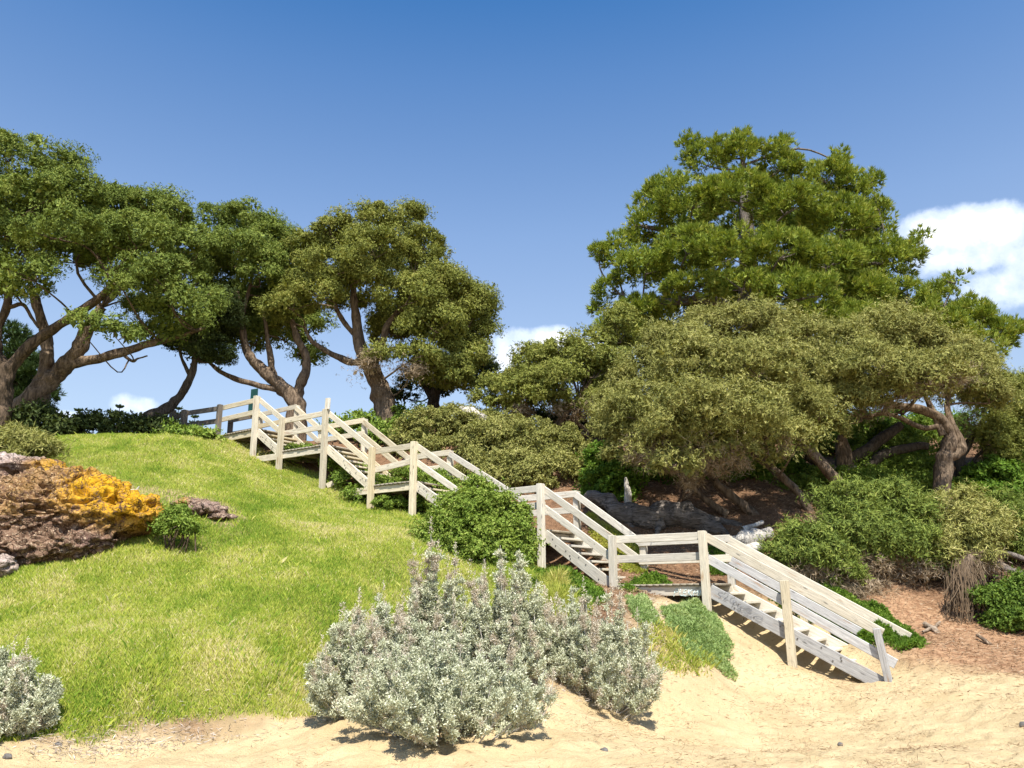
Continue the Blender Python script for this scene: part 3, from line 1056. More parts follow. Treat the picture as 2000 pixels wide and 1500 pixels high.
def tube(path, radii, seg=8, lump=0.12, seed=0, sub=5, twist=0.0):
    """a lumpy tapering limb through the points"""
    P = np.array(path, float)
    r = np.array(radii, float)
    # Catmull-Rom
    Pe = np.vstack([2 * P[0] - P[1], P, 2 * P[-1] - P[-2]])
    Q, q = [], []
    for i in range(1, len(Pe) - 2):
        for t in np.linspace(0, 1, sub, endpoint=False):
            p0, p1, p2, p3 = Pe[i - 1:i + 3]
            Q.append(0.5 * (2 * p1 + (p2 - p0) * t + (2 * p0 - 5 * p1 + 4 * p2 - p3) * t * t + (3 * p1 - p0 - 3 * p2 + p3) * t ** 3))
            q.append(r[i - 1] * (1 - t) + r[i] * t)
    Q.append(P[-1])
    q.append(r[-1])
    Q, q = np.array(Q), np.array(q)
    T = unit(np.gradient(Q, axis=0))
    ref = np.array([0.3, 0.9, 0.2])
    A = unit(np.cross(T, ref))
    B = np.cross(T, A)
    an = np.linspace(0, 2 * math.pi, seg, endpoint=False)
    n_ = len(Q)
    ss = np.arange(n_)
    V = np.empty((n_, seg, 3))
    for j, a in enumerate(an):
        aa = a + twist * ss / n_
        rad = q * (1 + lump * (vnoise(ss * 0.35 + seed * 7.1, np.full(n_, 1.3 * math.cos(a) + seed), np.full(n_, 1.3 * math.sin(a))) - 0.5) * 2
                   + lump * 0.45 * (vnoise(ss * 0.3 + seed * 3.3, np.full(n_, 4.2 * math.cos(a) + seed), np.full(n_, 4.2 * math.sin(a))) - 0.5) * 2)
        V[:, j] = Q + A * (np.cos(aa) * rad)[:, None] + B * (np.sin(aa) * rad)[:, None]
    V = V.reshape(-1, 3)
    ix = np.arange(n_ * seg).reshape(n_, seg)
    Fc = np.stack([ix[:-1], np.roll(ix[:-1], -1, 1), np.roll(ix[1:], -1, 1), ix[1:]], -1).reshape(-1, 4)
    return V, Fc, Q, q


def join(parts):
    Vs, Fs, o_ = [], [], 0
    for V, Fc in parts:
        Vs.append(V)
        Fs.append(Fc + o_)
        o_ += len(V)
    return np.concatenate(Vs), np.concatenate(Fs)


def px_path(pts, Y):
    """(px, py, half-width px[, dY]) -> points and radii"""
    P, r = [], []
    for p in pts:
        y_ = Y + (p[3] if len(p) > 3 else 0)
        P.append(at(p[0], p[1], y_))
        r.append(p[2] * mpp(y_))
    return P, r


def tree(name, label, Y, trunks, lobes, fol, leafmat, barkmat, cat='tree', group=None, dry=None, branch=True, twigs=4, br=0.035, root_at=None, limb_names=None):
    P0, r0 = px_path(trunks[0], Y)
    b0 = np.array(P0[0])
    gzv = float(H(b0[0], b0[1]))
    root = empty(name, (b0[0], b0[1], min(gzv, b0[2])), label, cat, group)
    nodes, nrad = [], []
    for j, tr in enumerate(trunks):
        P, r = px_path(tr, Y)
        if j == 0:
            P = [np.array([P[0][0], P[0][1], min(P[0][2], gzv) - 0.4])] + P
            r = [r[0] * 1.25] + r
        V, Fc, Q, q = tube(P, r, 18, 0.26, seed=j + len(name), sub=9, twist=0.8)
        np_mesh('trunk' if j == 0 else 'limb', V, Fc, M[barkmat], root, smooth=True)
        nodes.append(Q)
        nrad.append(q)
    nodes = np.concatenate(nodes)
    nrad = np.concatenate(nrad)
    V, Fc, T, info = foliage(lobes, Y, **fol)
    np_mesh('crown', V, Fc, M[leafmat], root, tint=T)
    if dry:
        V, Fc, T, info2 = foliage(dry, Y, **{**fol, 'base': 0.5, 'k': fol.get('k', 4) + 1, 'spread': 0.9, 'upb': -0.1, 'low': -1.0, 'inner': 0.05, 'core': 8, 'fuzz': 1.0, 'dens': 1.1, 'per': int(fol['per'] * 0.5), 'leaf': (fol['leaf'][0] * 1.6, fol['leaf'][1] * 0.5)})
        np_mesh('dry_foliage', V, Fc, M['dry'], root, tint=T)
        info = info + info2
    if branch:
        parts = []
        for c, Rv, ctr in info:
            c2 = c - np.array([0, 0, Rv[2] * 0.45])
            dd = np.linalg.norm(nodes - c2, axis=1) + np.maximum(0, nodes[:, 2] - c2[2]) * 1.5
            k_ = int(np.argmin(dd))
            a = nodes[k_]
            L = np.linalg.norm(c2 - a)
            if L > 0.3:
                mid = a * 0.5 + c2 * 0.5 + rng.normal(size=3) * 0.12 * L + np.array([0, 0, -0.04 * L])
                r1 = min(nrad[k_] * 0.6, br * (0.7 + 0.25 * L))
                tv, tf, Q, q = tube([a, mid, c2], [r1, r1 * 0.75, r1 * 0.5], 6, 0.1, seed=k_, sub=4)
                parts.append((tv, tf))
            else:
                r1 = br
            for _ in range(twigs):
                e = ctr[rng.integers(len(ctr))]
                m_ = (c2 + e) / 2 + rng.normal(size=3) * 0.08
                tv, tf, Q, q = tube([c2, m_, e], [r1 * 0.45, r1 * 0.3, r1 * 0.12], 5, 0.1, seed=3, sub=3)
                parts.append((tv, tf))
        if parts:
            V, Fc = join(parts)
            np_mesh('branchwork', V, Fc, M[barkmat], root, smooth=True)
    return root


TEA = dict(rs=0.47, per=270, leaf=(0.068, 0.0135), k=4, spread=0.75, inner=0.04, dens=1.7, flat=0.68)
tea27 = dict(TEA)
# left group on the hilltop
tree('tea_tree', 'tall spreading tea tree at the left edge, highest rounded crown over a clump hanging low', 23.5,
     [[(2, 812, 19), (6, 760, 17), (22, 715, 14), (70, 665, 11), (130, 625, 10), (190, 585, 8), (235, 540, 5)],
      [(14, 735, 14), (-8, 690, 12), (-5, 640, 9), (15, 590, 8), (10, 540, 5)],
      [(20, 600, 5), (45, 595, 4), (62, 620, 3), (75, 640, 2)]],
     [(-70, 340, 110, 80, 1), (20, 300, 70, 52), (95, 330, 75, 50), (145, 372, 62, 48), (55, 395, 90, 60, -1), (-20, 440, 80, 60, -1), (115, 450, 95, 50, -1.5), (30, 500, 60, 28, -1), (70, 535, 62, 42, -1.5), (10, 555, 45, 32, -1), (170, 420, 40, 40, 0.5), (-90, 500, 70, 60), (60, 440, 130, 95, 2), (-40, 540, 80, 60, 2), (150, 500, 60, 40, 1.5)],
     tea27, 'tea', 'bark')
tree('tea_tree', 'wide tea tree whose thick leaning trunk forks low, long bare limb reaching right', 25.0,
     [[(45, 815, 30), (75, 765, 23), (105, 735, 19), (135, 705, 17), (155, 680, 16), (172, 640, 12), (200, 600, 10)],
      [(80, 755, 16), (88, 720, 13), (92, 680, 12), (85, 640, 10), (70, 590, 9), (58, 560, 6)],
      [(135, 712, 12), (180, 702, 10), (240, 688, 9), (290, 672, 7), (340, 660, 5), (400, 640, 3)],
      [(240, 692, 3), (258, 705, 3), (270, 700, 2), (288, 695, 1.2)]],
     [(230, 395, 60, 40, .5), (300, 405, 75, 42), (352, 440, 58, 45), (270, 465, 88, 52, -1.5), (375, 500, 48, 58), (205, 465, 60, 48, -1), (320, 540, 78, 50, -2), (392, 585, 42, 50, -.5), (240, 555, 50, 28, -2.4), (168, 645, 36, 34, -2.4), (232, 655, 50, 28, -2.4), (300, 655, 56, 24), (345, 600, 55, 45, -1.5), (300, 600, 45, 30, .5), (270, 480, 130, 90, 2.2), (360, 560, 80, 80, 1.8), (380, 655, 50, 40, .5), (275, 600, 44, 22, 1)],
     tea27, 'tea', 'bark_pale')
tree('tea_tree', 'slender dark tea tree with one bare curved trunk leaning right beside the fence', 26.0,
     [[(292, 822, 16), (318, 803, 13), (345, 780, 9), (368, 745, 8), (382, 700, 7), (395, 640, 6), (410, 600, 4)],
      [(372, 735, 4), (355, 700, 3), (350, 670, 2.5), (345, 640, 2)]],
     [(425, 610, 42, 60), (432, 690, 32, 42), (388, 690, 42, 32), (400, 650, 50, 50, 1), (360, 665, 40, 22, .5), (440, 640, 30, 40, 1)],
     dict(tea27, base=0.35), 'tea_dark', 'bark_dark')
tree('tea_tree', 'tea tree forking into three bare limbs directly behind the top of the stairs', 27.0,
     [[(580, 812, 18), (576, 785, 17), (548, 755, 14), (515, 725, 12), (490, 700, 10), (478, 670, 7), (470, 620, 6), (462, 570, 5)],
      [(578, 785, 12), (585, 755, 10), (598, 720, 9), (595, 690, 8), (580, 660, 7), (570, 625, 5)],
      [(540, 760, 7), (500, 752, 6), (455, 738, 5), (425, 722, 4), (400, 700, 2.5)],
      [(535, 745, 8), (528, 700, 6), (522, 660, 5), (515, 610, 3)],
      [(468, 640, 4), (480, 590, 4), (490, 550, 3), (488, 520, 2)]],
     [(425, 428, 48, 32, .5), (482, 428, 60, 32, .5), (535, 465, 48, 38), (465, 478, 60, 40, -1), (505, 522, 55, 42, -1), (425, 500, 30, 60), (550, 510, 35, 40), (430, 580, 30, 40, .5), (560, 655, 55, 36, 1), (605, 640, 40, 30, 1), (500, 660, 45, 40, 1.5), (470, 600, 50, 50, 2), (540, 590, 50, 50, 2), (590, 690, 35, 22, 1), (490, 500, 100, 80, 2.5), (500, 590, 100, 80, 2.8), (430, 650, 50, 50, 2.2), (560, 600, 60, 60, 2.5)],
     tea27, 'tea', 'bark_pale')
tree('tea_tree', 'large rounded tea tree standing alone left of the gap, stout peeling trunk above the stairs', 27.0,
     [[(768, 850, 30), (755, 810, 25), (742, 765, 21), (725, 720, 17), (705, 685, 14), (698, 640, 10), (692, 590, 8), (690, 540, 5)],
      [(715, 700, 9), (690, 708, 7), (655, 695, 6), (628, 680, 5), (608, 665, 4), (595, 640, 3)],
      [(728, 720, 9), (745, 670, 8), (760, 630, 6), (790, 600, 5), (820, 580, 4)],
      [(700, 660, 6), (672, 630, 5), (655, 600, 4)],
      [(740, 690, 6), (780, 680, 4), (830, 690, 3), (870, 700, 2)]],
     [(720, 432, 75, 34), (788, 428, 58, 32), (655, 455, 55, 34), (602, 482, 45, 38), (830, 470, 36, 56), (735, 488, 88, 44, -1.2), (660, 520, 85, 42, -1.5), (810, 520, 52, 38, -.6), (562, 540, 45, 38), (572, 592, 55, 38, -1), (540, 615, 40, 36), (622, 568, 55, 32, -1.5), (792, 580, 66, 42, -1.2), (868, 562, 78, 46, -.5), (930, 590, 38, 56), (945, 650, 24, 55, .5), (850, 632, 70, 46, -1), (915, 690, 48, 48), (805, 692, 55, 32, -1.2), (868, 728, 62, 36, -.3), (740, 690, 28, 24, -1), (895, 740, 50, 40, 1), (700, 540, 55, 30, -1), (850, 500, 25, 40, .5), (720, 580, 40, 25, .5), (700, 520, 140, 80, 2.5), (850, 610, 90, 90, 2.2), (620, 580, 60, 50, 2), (790, 640, 80, 50, 2.2), (900, 640, 50, 80, 1.5)],
     dict(tea27, base=0.48), 'tea_olive', 'bark_pale', dry=[(805, 728, 34, 8, -1), (722, 716, 16, 9, -1.2)])
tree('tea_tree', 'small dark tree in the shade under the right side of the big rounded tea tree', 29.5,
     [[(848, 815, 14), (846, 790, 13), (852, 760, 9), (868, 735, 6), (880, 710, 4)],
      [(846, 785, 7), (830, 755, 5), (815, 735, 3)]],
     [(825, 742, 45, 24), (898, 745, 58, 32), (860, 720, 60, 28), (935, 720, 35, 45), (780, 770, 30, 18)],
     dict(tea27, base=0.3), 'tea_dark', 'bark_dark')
# right group
pine_f = dict(rs=0.42, per=26, leaf=(0.23, 0.0155), k=14, spread=0.42, style='pine', inner=0.0, core=18, low=-0.55, depth=0.95, dens=1.7, upb=0.75, flat=0.85)
tree('pine_tree', 'very large pine with tufted bright green needles towering over the right-hand tea trees', 32.0,
     [[(1480, 860, 40), (1478, 760, 34), (1470, 660, 28), (1465, 560, 22), (1460, 460, 16), (1455, 370, 9), (1450, 310, 4)],
      [(1470, 640, 14), (1420, 600, 12), (1380, 585, 9), (1300, 590, 7), (1220, 585, 4)],
      [(1466, 560, 12), (1560, 530, 9), (1640, 520, 7), (1740, 515, 4)],
      [(1476, 680, 14), (1600, 640, 11), (1740, 620, 9), (1880, 640, 6), (1960, 660, 3)],
      [(1462, 500, 10), (1380, 470, 8), (1300, 450, 6), (1240, 440, 3)]],
     [(1380, 312, 52, 36), (1450, 305, 52, 36), (1520, 322, 48, 38), (1612, 345, 55, 36), (1660, 372, 45, 42), (1292, 382, 50, 42), (1350, 392, 66, 46, -1.5), (1440, 380, 76, 50, -2), (1530, 402, 76, 50, -2), (1640, 432, 76, 50, -1.5), (1712, 432, 36, 46), (1272, 442, 46, 36), (1202, 505, 34, 42), (1260, 522, 66, 38, -1), (1340, 482, 76, 40, -2), (1430, 490, 76, 44, -3), (1520, 490, 76, 44, -3), (1612, 510, 86, 42, -2.5), (1722, 500, 64, 42, -1), (1772, 512, 30, 38), (1198, 562, 34, 28), (1250, 595, 46, 24, -1), (1360, 560, 66, 26, -2), (1450, 555, 66, 32, -3), (1560, 572, 76, 38, -3.5), (1680, 572, 76, 34, -2), (1770, 582, 62, 34, -1), (1842, 585, 50, 34), (1900, 625, 52, 40), (1952, 652, 38, 34), (1600, 622, 76, 34, -3), (1700, 632, 86, 40, -2.5), (1820, 642, 76, 42, -1.5), (1900, 685, 52, 36, -.5), (1210, 650, 45, 40, -1), (1260, 650, 50, 40), (1450, 430, 150, 90, 2.5), (1620, 480, 110, 80, 2), (1330, 520, 100, 60, 2.2), (1560, 580, 200, 60, 2), (1800, 630, 100, 45, 1.8), (1345, 285, 16, 18), (1440, 275, 18, 16), (1530, 290, 16, 18), (1640, 312, 18, 18), (1225, 470, 16, 18), (1168, 490, 14, 16), (1700, 352, 16, 20), (1795, 470, 14, 24), (1985, 640, 16, 18), (1865, 548, 20, 16), (1170, 600, 16, 14), (1300, 620, 90, 40, 1.5), (1450, 600, 80, 40, 1)],
     pine_f, 'pine', 'bark_grey', br=0.05, twigs=4)
teaR = dict(TEA, rs=0.40, per=150, leaf=(0.08, 0.013), k=5, spread=0.75)
tree('tea_tree', 'low tea tree in the gap between the two groups, green crown above pale crooked branches', 25.5,
     [[(1055, 900, 14), (1070, 870, 10), (1085, 840, 8), (1100, 815, 6), (1130, 780, 4)],
      [(1060, 845, 4), (1095, 828, 5), (1120, 822, 4), (1150, 845, 3)],
      [(1045, 850, 5), (1015, 810, 4), (1005, 780, 3)],
      [(1150, 850, 4), (1105, 845, 4), (1055, 858, 3)]],
     [(1005, 742, 40, 30), (1052, 714, 52, 32), (1112, 690, 54, 34), (1168, 668, 50, 38, .5), (1212, 650, 45, 50, .5), (1022, 768, 56, 30, -1), (1090, 742, 66, 42, -1), (1160, 722, 58, 42, -.5), (975, 790, 35, 20), (1135, 785, 48, 22, -.5), (1195, 700, 40, 40), (990, 755, 50, 40, .5), (1060, 785, 50, 22, .3), (1190, 780, 50, 40, .3), (950, 780, 30, 20, .3), (1100, 720, 100, 60, 1.5), (1180, 760, 50, 50, 1.2)],
     teaR, 'tea_olive', 'bark_pale', dry=[(1000, 808, 45, 12, -.5), (1120, 805, 50, 14, -.5)])
teaN = dict(TEA, rs=0.30, per=92, leaf=(0.095, 0.009), k=6, spread=0.8, fuzz=0.95, flat=0.78)
tree('tea_tree', 'broad olive tea tree with brown dry underside and slanting thin trunks above the lower landing', 20.8,
     [[(1475, 1010, 10), (1435, 975, 9), (1400, 945, 8), (1378, 905, 8), (1365, 860, 7), (1360, 800, 6), (1370, 740, 4)],
      [(1420, 1005, 7), (1370, 970, 6), (1330, 930, 5), (1300, 880, 5), (1280, 830, 4)],
      [(1590, 1015, 9), (1560, 965, 8), (1520, 925, 7), (1470, 885, 6), (1440, 840, 5), (1430, 780, 4)],
      [(1655, 965, 13), (1600, 900, 10), (1560, 860, 8), (1520, 800, 6), (1500, 740, 4)]],
     [(1382, 640, 66, 38), (1452, 634, 76, 40), (1522, 642, 54, 44), (1302, 682, 60, 45), (1370, 712, 90, 60, -2), (1480, 712, 90, 60, -2), (1558, 702, 46, 60), (1252, 732, 60, 50), (1205, 792, 46, 54, -.5), (1262, 802, 76, 58, -2), (1352, 802, 90, 60, -3), (1452, 800, 90, 58, -3), (1540, 790, 56, 60, -1), (1230, 850, 54, 38, -1.5), (1400, 850, 80, 40, -2.6), (1300, 850, 70, 36, -2.4), (1490, 845, 60, 36, -2), (1400, 730, 170, 90, 1.6), (1330, 820, 130, 60, .8), (1500, 800, 90, 60, 1), (1185, 830, 34, 30, -1), (1320, 900, 44, 22, -2.9), (1215, 885, 34, 22, -1.6), (1430, 880, 46, 22, -2.8), (1560, 850, 46, 34, -1.4), (1600, 800, 50, 40, -.6), (1520, 885, 30, 16, -1.6), (1340, 655, 36, 22, -.6), (1420, 612, 34, 16), (1490, 612, 30, 16, .3), (1270, 660, 34, 22, .2), (1580, 650, 36, 30)],
     teaN, 'tea_gold', 'bark_pale', dry=[(1290, 885, 70, 34, -2), (1402, 885, 60, 28, -2.4), (1342, 920, 50, 34, -2), (1500, 872, 46, 22, -1.8), (1440, 900, 34, 24, -2), (1255, 900, 40, 22, -1.8)], twigs=3)
tree('tea_tree', 'golden olive tea tree with a twisted bare trunk near the right edge', 21.5,
     [[(1838, 985, 17), (1840, 930, 16), (1845, 890, 15), (1855, 855, 12), (1838, 820, 11), (1800, 800, 9), (1740, 790, 7), (1690, 775, 4)],
      [(1848, 895, 10), (1870, 885, 10), (1876, 865, 9), (1858, 830, 7), (1850, 790, 5), (1860, 750, 4)],
      [(1842, 850, 8), (1820, 800, 6), (1800, 760, 4)],
      [(1845, 830, 6), (1800, 835, 5), (1740, 810, 4), (1680, 815, 3)]],
     [(1642, 665, 62, 38), (1722, 645, 72, 38), (1792, 655, 72, 42), (1858, 685, 52, 46), (1622, 722, 62, 46, -.5), (1712, 712, 82, 50, -1.5), (1812, 732, 82, 48, -1.5), (1890, 748, 52, 50), (1650, 782, 72, 32, -1), (1742, 765, 66, 30, -1), (1930, 770, 45, 45), (1590, 760, 50, 40, -.5), (1610, 820, 44, 30, -.6), (1680, 640, 34, 20, .3), (1760, 612, 34, 16, .2), (1900, 700, 34, 30, .3), (1740, 710, 150, 70, 1.6), (1860, 730, 80, 60, 1.2), (1640, 760, 80, 50, 1)],
     teaN, 'tea_gold', 'bark_pale', dry=[(1850, 740, 50, 26, -1.2), (1700, 800, 60, 14, -.8), (1790, 770, 40, 16, -1.2)], twigs=4)
tree('tea_tree', 'dense tea tree cut off by the right edge of the view, brown and shaded within', 23.0,
     [[(1892, 1000, 9), (1880, 940, 9), (1876, 900, 8), (1895, 860, 6), (1920, 820, 4)],
      [(1885, 930, 4), (1905, 895, 3), (1930, 870, 2)]],
     [(1965, 770, 50, 50), (2010, 830, 55, 60, -.5), (1960, 850, 55, 45, -.5), (2040, 760, 50, 50), (1985, 900, 50, 40, -.5), (2060, 880, 60, 60)],
     dict(teaN, base=0.4), 'tea_olive', 'bark_dark', dry=[(1925, 850, 50, 44, .3), (1940, 890, 45, 26)])

# the snapped stump with dark boughs, between the right-hand tea trees
bt = empty('broken_tree', at(1655, 985, 23.0), 'snapped grey tree stump with two dark boughs reaching right under the tea trees', 'tree')
for nm, tr, bk in (('trunk', [(1655, 1000, 20), (1652, 950, 18), (1648, 900, 16), (1646, 872, 13), (1645, 850, 8)], 'bark_pale'),
                   ('splinter', [(1668, 985, 9), (1668, 930, 7), (1666, 885, 2)], 'deadwood'),
                   ('limb', [(1648, 905, 13), (1690, 880, 12), (1730, 850, 10), (1760, 830, 8)], 'bark_dark'),
                   ('limb', [(1655, 950, 12), (1690, 915, 12), (1730, 885, 9), (1790, 872, 8), (1812, 872, 7)], 'bark_dark'),
                   ('limb', [(1640, 930, 14), (1605, 905, 13), (1575, 890, 9)], 'bark_dark')):
    P, r = px_path(tr, 23.0)
    V, Fc, _, _ = tube(P, r, 12, 0.22, seed=5, sub=6)
    np_mesh(nm, V, Fc, M[bk], bt, smooth=True)

# dark pine behind the left edge
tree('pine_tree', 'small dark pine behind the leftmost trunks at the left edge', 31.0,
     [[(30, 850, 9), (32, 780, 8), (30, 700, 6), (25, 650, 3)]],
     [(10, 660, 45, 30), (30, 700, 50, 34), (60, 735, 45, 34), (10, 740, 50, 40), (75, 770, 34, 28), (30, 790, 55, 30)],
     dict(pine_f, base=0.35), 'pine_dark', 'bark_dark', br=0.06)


# ------------------------------------------------------------------ shrubs
def shrub(name, label, Y, lobes, fol, leafmat, cat='shrub', group=None, stems=6, barkmat='bark', dry=None, sr_=0.018):
    px = np.mean([l[0] for l in lobes])
    cs = [at(l[0], l[1], Y + (l[4] if len(l) > 4 else 0)) for l in lobes]
    cm = np.mean(cs, 0)
    gz_ = float(H(cm[0], cm[1]))
    root = empty(name, (cm[0], cm[1], gz_), label, cat, group)
    V, Fc, T, info = foliage(lobes, Y, **fol)
    np_mesh('foliage', V, Fc, M[leafmat], root, tint=T)
    if dry:
        V, Fc, T, i2 = foliage(dry, Y, **{**fol, 'base': 0.5, 'spread': 0.9, 'upb': -0.1, 'low': -1.0, 'leaf': (fol['leaf'][0] * 1.4, fol['leaf'][1] * 0.6)})
        np_mesh('dry_foliage', V, Fc, M['dry'], root, tint=T)
    parts = []
    for c, Rv, ctr in info:
        for _ in range(stems):
            e = ctr[rng.integers(len(ctr))]
            b = np.array([cm[0] * 0.4 + c[0] * 0.6 + rng.normal() * 0.1, cm[1] * 0.4 + c[1] * 0.6 + rng.normal() * 0.1, 0])
            b[2] = float(H(b[0], b[1])) - 0.05
            m_ = (b + e) / 2 + rng.normal(size=3) * 0.1
            tv, tf, _, _ = tube([b, m_, e], [sr_, sr_ * 0.7, sr_ * 0.25], 5, 0.1, sub=3)
            parts.append((tv, tf))
    V, Fc = join(parts)
    np_mesh('stem', V, Fc, M[barkmat], root, smooth=True)
    return root


bsh = dict(rs=0.25, per=62, leaf=(0.075, 0.014), k=5, spread=0.8, low=-0.7, inner=0.05, dens=1.9)
shrub('shrub', 'yellow green shrub mound behind the upper landings, beside the pale log', 24.6,
      [(840, 830, 62, 30), (890, 815, 50, 26, .3), (930, 830, 46, 30, .2), (905, 835, 56, 34), (800, 865, 40, 30, -.5), (880, 875, 60, 30, -.6), (940, 870, 40, 34)], bsh, 'tea_gold', dry=[(880, 905, 40, 12, -.4)])
shrub('shrub', 'wide yellow green shrub mound behind the third landing railing', 23.6,
      [(960, 865, 60, 42), (1020, 852, 60, 42), (1080, 870, 66, 42), (990, 835, 40, 26, .6), (1000, 915, 70, 40, -.9), (1085, 925, 70, 40, -.9), (930, 915, 45, 36, -.6), (1130, 900, 50, 40, -.3), (1040, 935, 60, 26, -1.3), (960, 935, 40, 24, -1.2)], bsh, 'tea_gold', dry=[(1000, 945, 60, 14, -.7), (1095, 945, 50, 16, -.6), (1150, 940, 40, 16, -.4)])
shrub('shrub', 'bright green leafy shrub next to the white stump', 22.2,
      [(1185, 905, 50, 38), (1180, 945, 45, 34, -.3), (1225, 925, 38, 30), (1215, 975, 30, 24, -.2), (1160, 970, 40, 22, -.3)], dict(bsh, leaf=(0.09, 0.026), k=4), 'green')
shrub('shrub', 'dark green vine thicket in deep shade beneath the broad olive tea tree', 23.5,
      [(1290, 930, 50, 45), (1350, 920, 50, 40, .4), (1420, 935, 55, 45, .3), (1480, 930, 50, 40, .3), (1540, 930, 50, 40, .5), (1270, 985, 35, 25), (1440, 880, 60, 40, 1), (1330, 870, 60, 40, 1)], dict(bsh, leaf=(0.10, 0.03), k=4), 'green')
shrub('shrub', 'light green scrub on the slope seen between the snapped stump and the twisted trunk', 25.0,
      [(1720, 860, 60, 40), (1780, 890, 60, 40, -.5), (1720, 920, 60, 35, -.8), (1800, 845, 50, 35, .5), (1690, 835, 50, 40, .5), (1620, 870, 50, 40, .5), (1770, 930, 60, 30, -1), (1580, 900, 50, 50, 1)], dict(bsh, rs=.34), 'bush')
shrub('shrub', 'bright green leafy shrub at the right edge behind the dark thin trunk', 22.5,
      [(1940, 930, 50, 34), (1990, 925, 50, 40), (1925, 965, 45, 26, -.3), (2000, 970, 60, 40, -.3), (2050, 930, 50, 50)], dict(bsh, leaf=(0.09, 0.026), k=4), 'green')
bsh2 = dict(bsh, rs=0.26, fuzz=0.8, per=66, leaf=(0.11, 0.010), k=6, spread=0.7)
shrub('shrub', 'spiky olive shrub nearest the lower flight, dry brown skirt below it', 17.8,
      [(1560, 1055, 58, 44), (1600, 1085, 62, 42, -.3), (1530, 1095, 40, 40, -.1), (1640, 1115, 45, 34, -.2)], bsh2, 'tea', dry=[(1570, 1135, 64, 30, -.1), (1640, 1155, 56, 28, 0), (1600, 1125, 60, 34, .3), (1690, 1160, 50, 22, .2), (1525, 1125, 30, 22, .1)])
shrub('shrub', 'big rounded olive shrub in the middle of the right-hand bank', 18.6,
      [(1650, 985, 66, 42), (1730, 985, 70, 44), (1790, 1010, 62, 44), (1680, 1040, 66, 42, -.5), (1760, 1055, 70, 44, -.5), (1810, 1070, 50, 40, -.3)], bsh2, 'tea', dry=[(1700, 1098, 66, 30, -.4), (1780, 1110, 60, 26, -.3), (1620, 1040, 30, 26, 0), (1660, 1120, 40, 26, -.3)])
shrub('shrub', 'yellowish spiky shrub leaning over the exposed root clump', 18.4,
      [(1870, 1000, 58, 42), (1890, 1040, 62, 42, -.3), (1850, 1080, 50, 34, -.4), (1930, 1020, 40, 40), (1905, 1075, 40, 26, -.4)], dict(bsh2, base=0.6), 'tea_gold', dry=[(1870, 1100, 60, 22, -.3), (1910, 1095, 30, 18, -.3)])
shrub('shrub', 'olive shrub at the right edge above the dead branches', 19.6,
      [(1970, 1010, 50, 44), (2010, 1050, 55, 40), (1960, 1060, 36, 30), (2050, 1000, 50, 50)], bsh2, 'tea')
shrub('shrub', 'dark green creeper mound at the right edge below the dead branches', 16.6,
      [(1960, 1170, 50, 22), (2010, 1160, 50, 40), (1990, 1210, 55, 26, -.3), (1920, 1165, 30, 14)], dict(bsh, rs=.16, fuzz=1.0, leaf=(0.06, 0.017), k=4, base=0.2), 'bush')
shrub('shrub', 'round leafy green bush growing against the fourth landing, hiding part of its railing', 17.2,
      [(905, 1005, 62, 42), (930, 975, 40, 26, .1), (975, 985, 34, 26, .2), (955, 1020, 56, 44, .2), (865, 1040, 50, 36), (840, 1065, 34, 26, -.1), (1010, 1030, 30, 34, .2), (1022, 990, 14, 20, .2), (885, 978, 22, 16), (925, 950, 18, 16, .1), (818, 1085, 24, 14, -.2), (1036, 1078, 22, 20, .1), (1000, 1120, 26, 16, -.1), (950, 958, 12, 16), (930, 1060, 72, 42, -.3), (995, 1060, 42, 44, .2), (860, 1075, 40, 30, -.2), (985, 1100, 50, 32, 0), (920, 1100, 56, 26, -.2)],
      dict(bsh, rs=.2, per=75, leaf=(0.05, 0.014), k=6, low=-.8, fuzz=1.1, base=0.6), 'bush', stems=8)
# crest
csh = dict(bsh, rs=0.3, per=30, leaf=(0.13, 0.03), k=4)
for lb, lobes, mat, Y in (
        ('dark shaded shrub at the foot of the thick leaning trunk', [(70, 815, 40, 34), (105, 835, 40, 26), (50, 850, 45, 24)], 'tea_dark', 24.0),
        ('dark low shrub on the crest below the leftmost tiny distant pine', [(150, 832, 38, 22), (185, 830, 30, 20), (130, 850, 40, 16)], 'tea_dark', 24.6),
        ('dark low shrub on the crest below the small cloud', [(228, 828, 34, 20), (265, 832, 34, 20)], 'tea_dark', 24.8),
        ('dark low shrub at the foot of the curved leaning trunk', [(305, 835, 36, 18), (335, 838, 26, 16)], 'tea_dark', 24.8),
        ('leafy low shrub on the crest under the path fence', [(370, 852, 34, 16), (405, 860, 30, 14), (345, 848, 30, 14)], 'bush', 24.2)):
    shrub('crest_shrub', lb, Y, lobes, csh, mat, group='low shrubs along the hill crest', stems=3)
shrub('grassy_shrub', 'tufted yellow green shrub on top of the lichened rock at the left edge', 18.8,
      [(20, 862, 60, 28), (70, 880, 40, 22, -.3), (-40, 870, 60, 30), (10, 885, 50, 20, -.5)], dict(bsh2, per=50, leaf=(0.16, 0.010), upb=0.8), 'tea_gold', stems=4)
shrub('shrub', 'small grey green weed between the two lichened rocks', 14.6,
      [(345, 1008, 24, 20), (352, 1030, 26, 18, -.2), (326, 1026, 22, 16), (370, 1034, 20, 14, -.2)], dict(bsh, rs=.11, fuzz=1.3, per=36, leaf=(0.055, 0.012), k=4), 'bush', stems=4)
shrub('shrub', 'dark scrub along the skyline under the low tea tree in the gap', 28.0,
      [(960, 835, 60, 36), (1040, 835, 60, 40), (1110, 840, 60, 40), (1190, 850, 60, 60), (1150, 810, 40, 30)], dict(bsh, rs=.34, base=.4), 'tea_dark', stems=3)
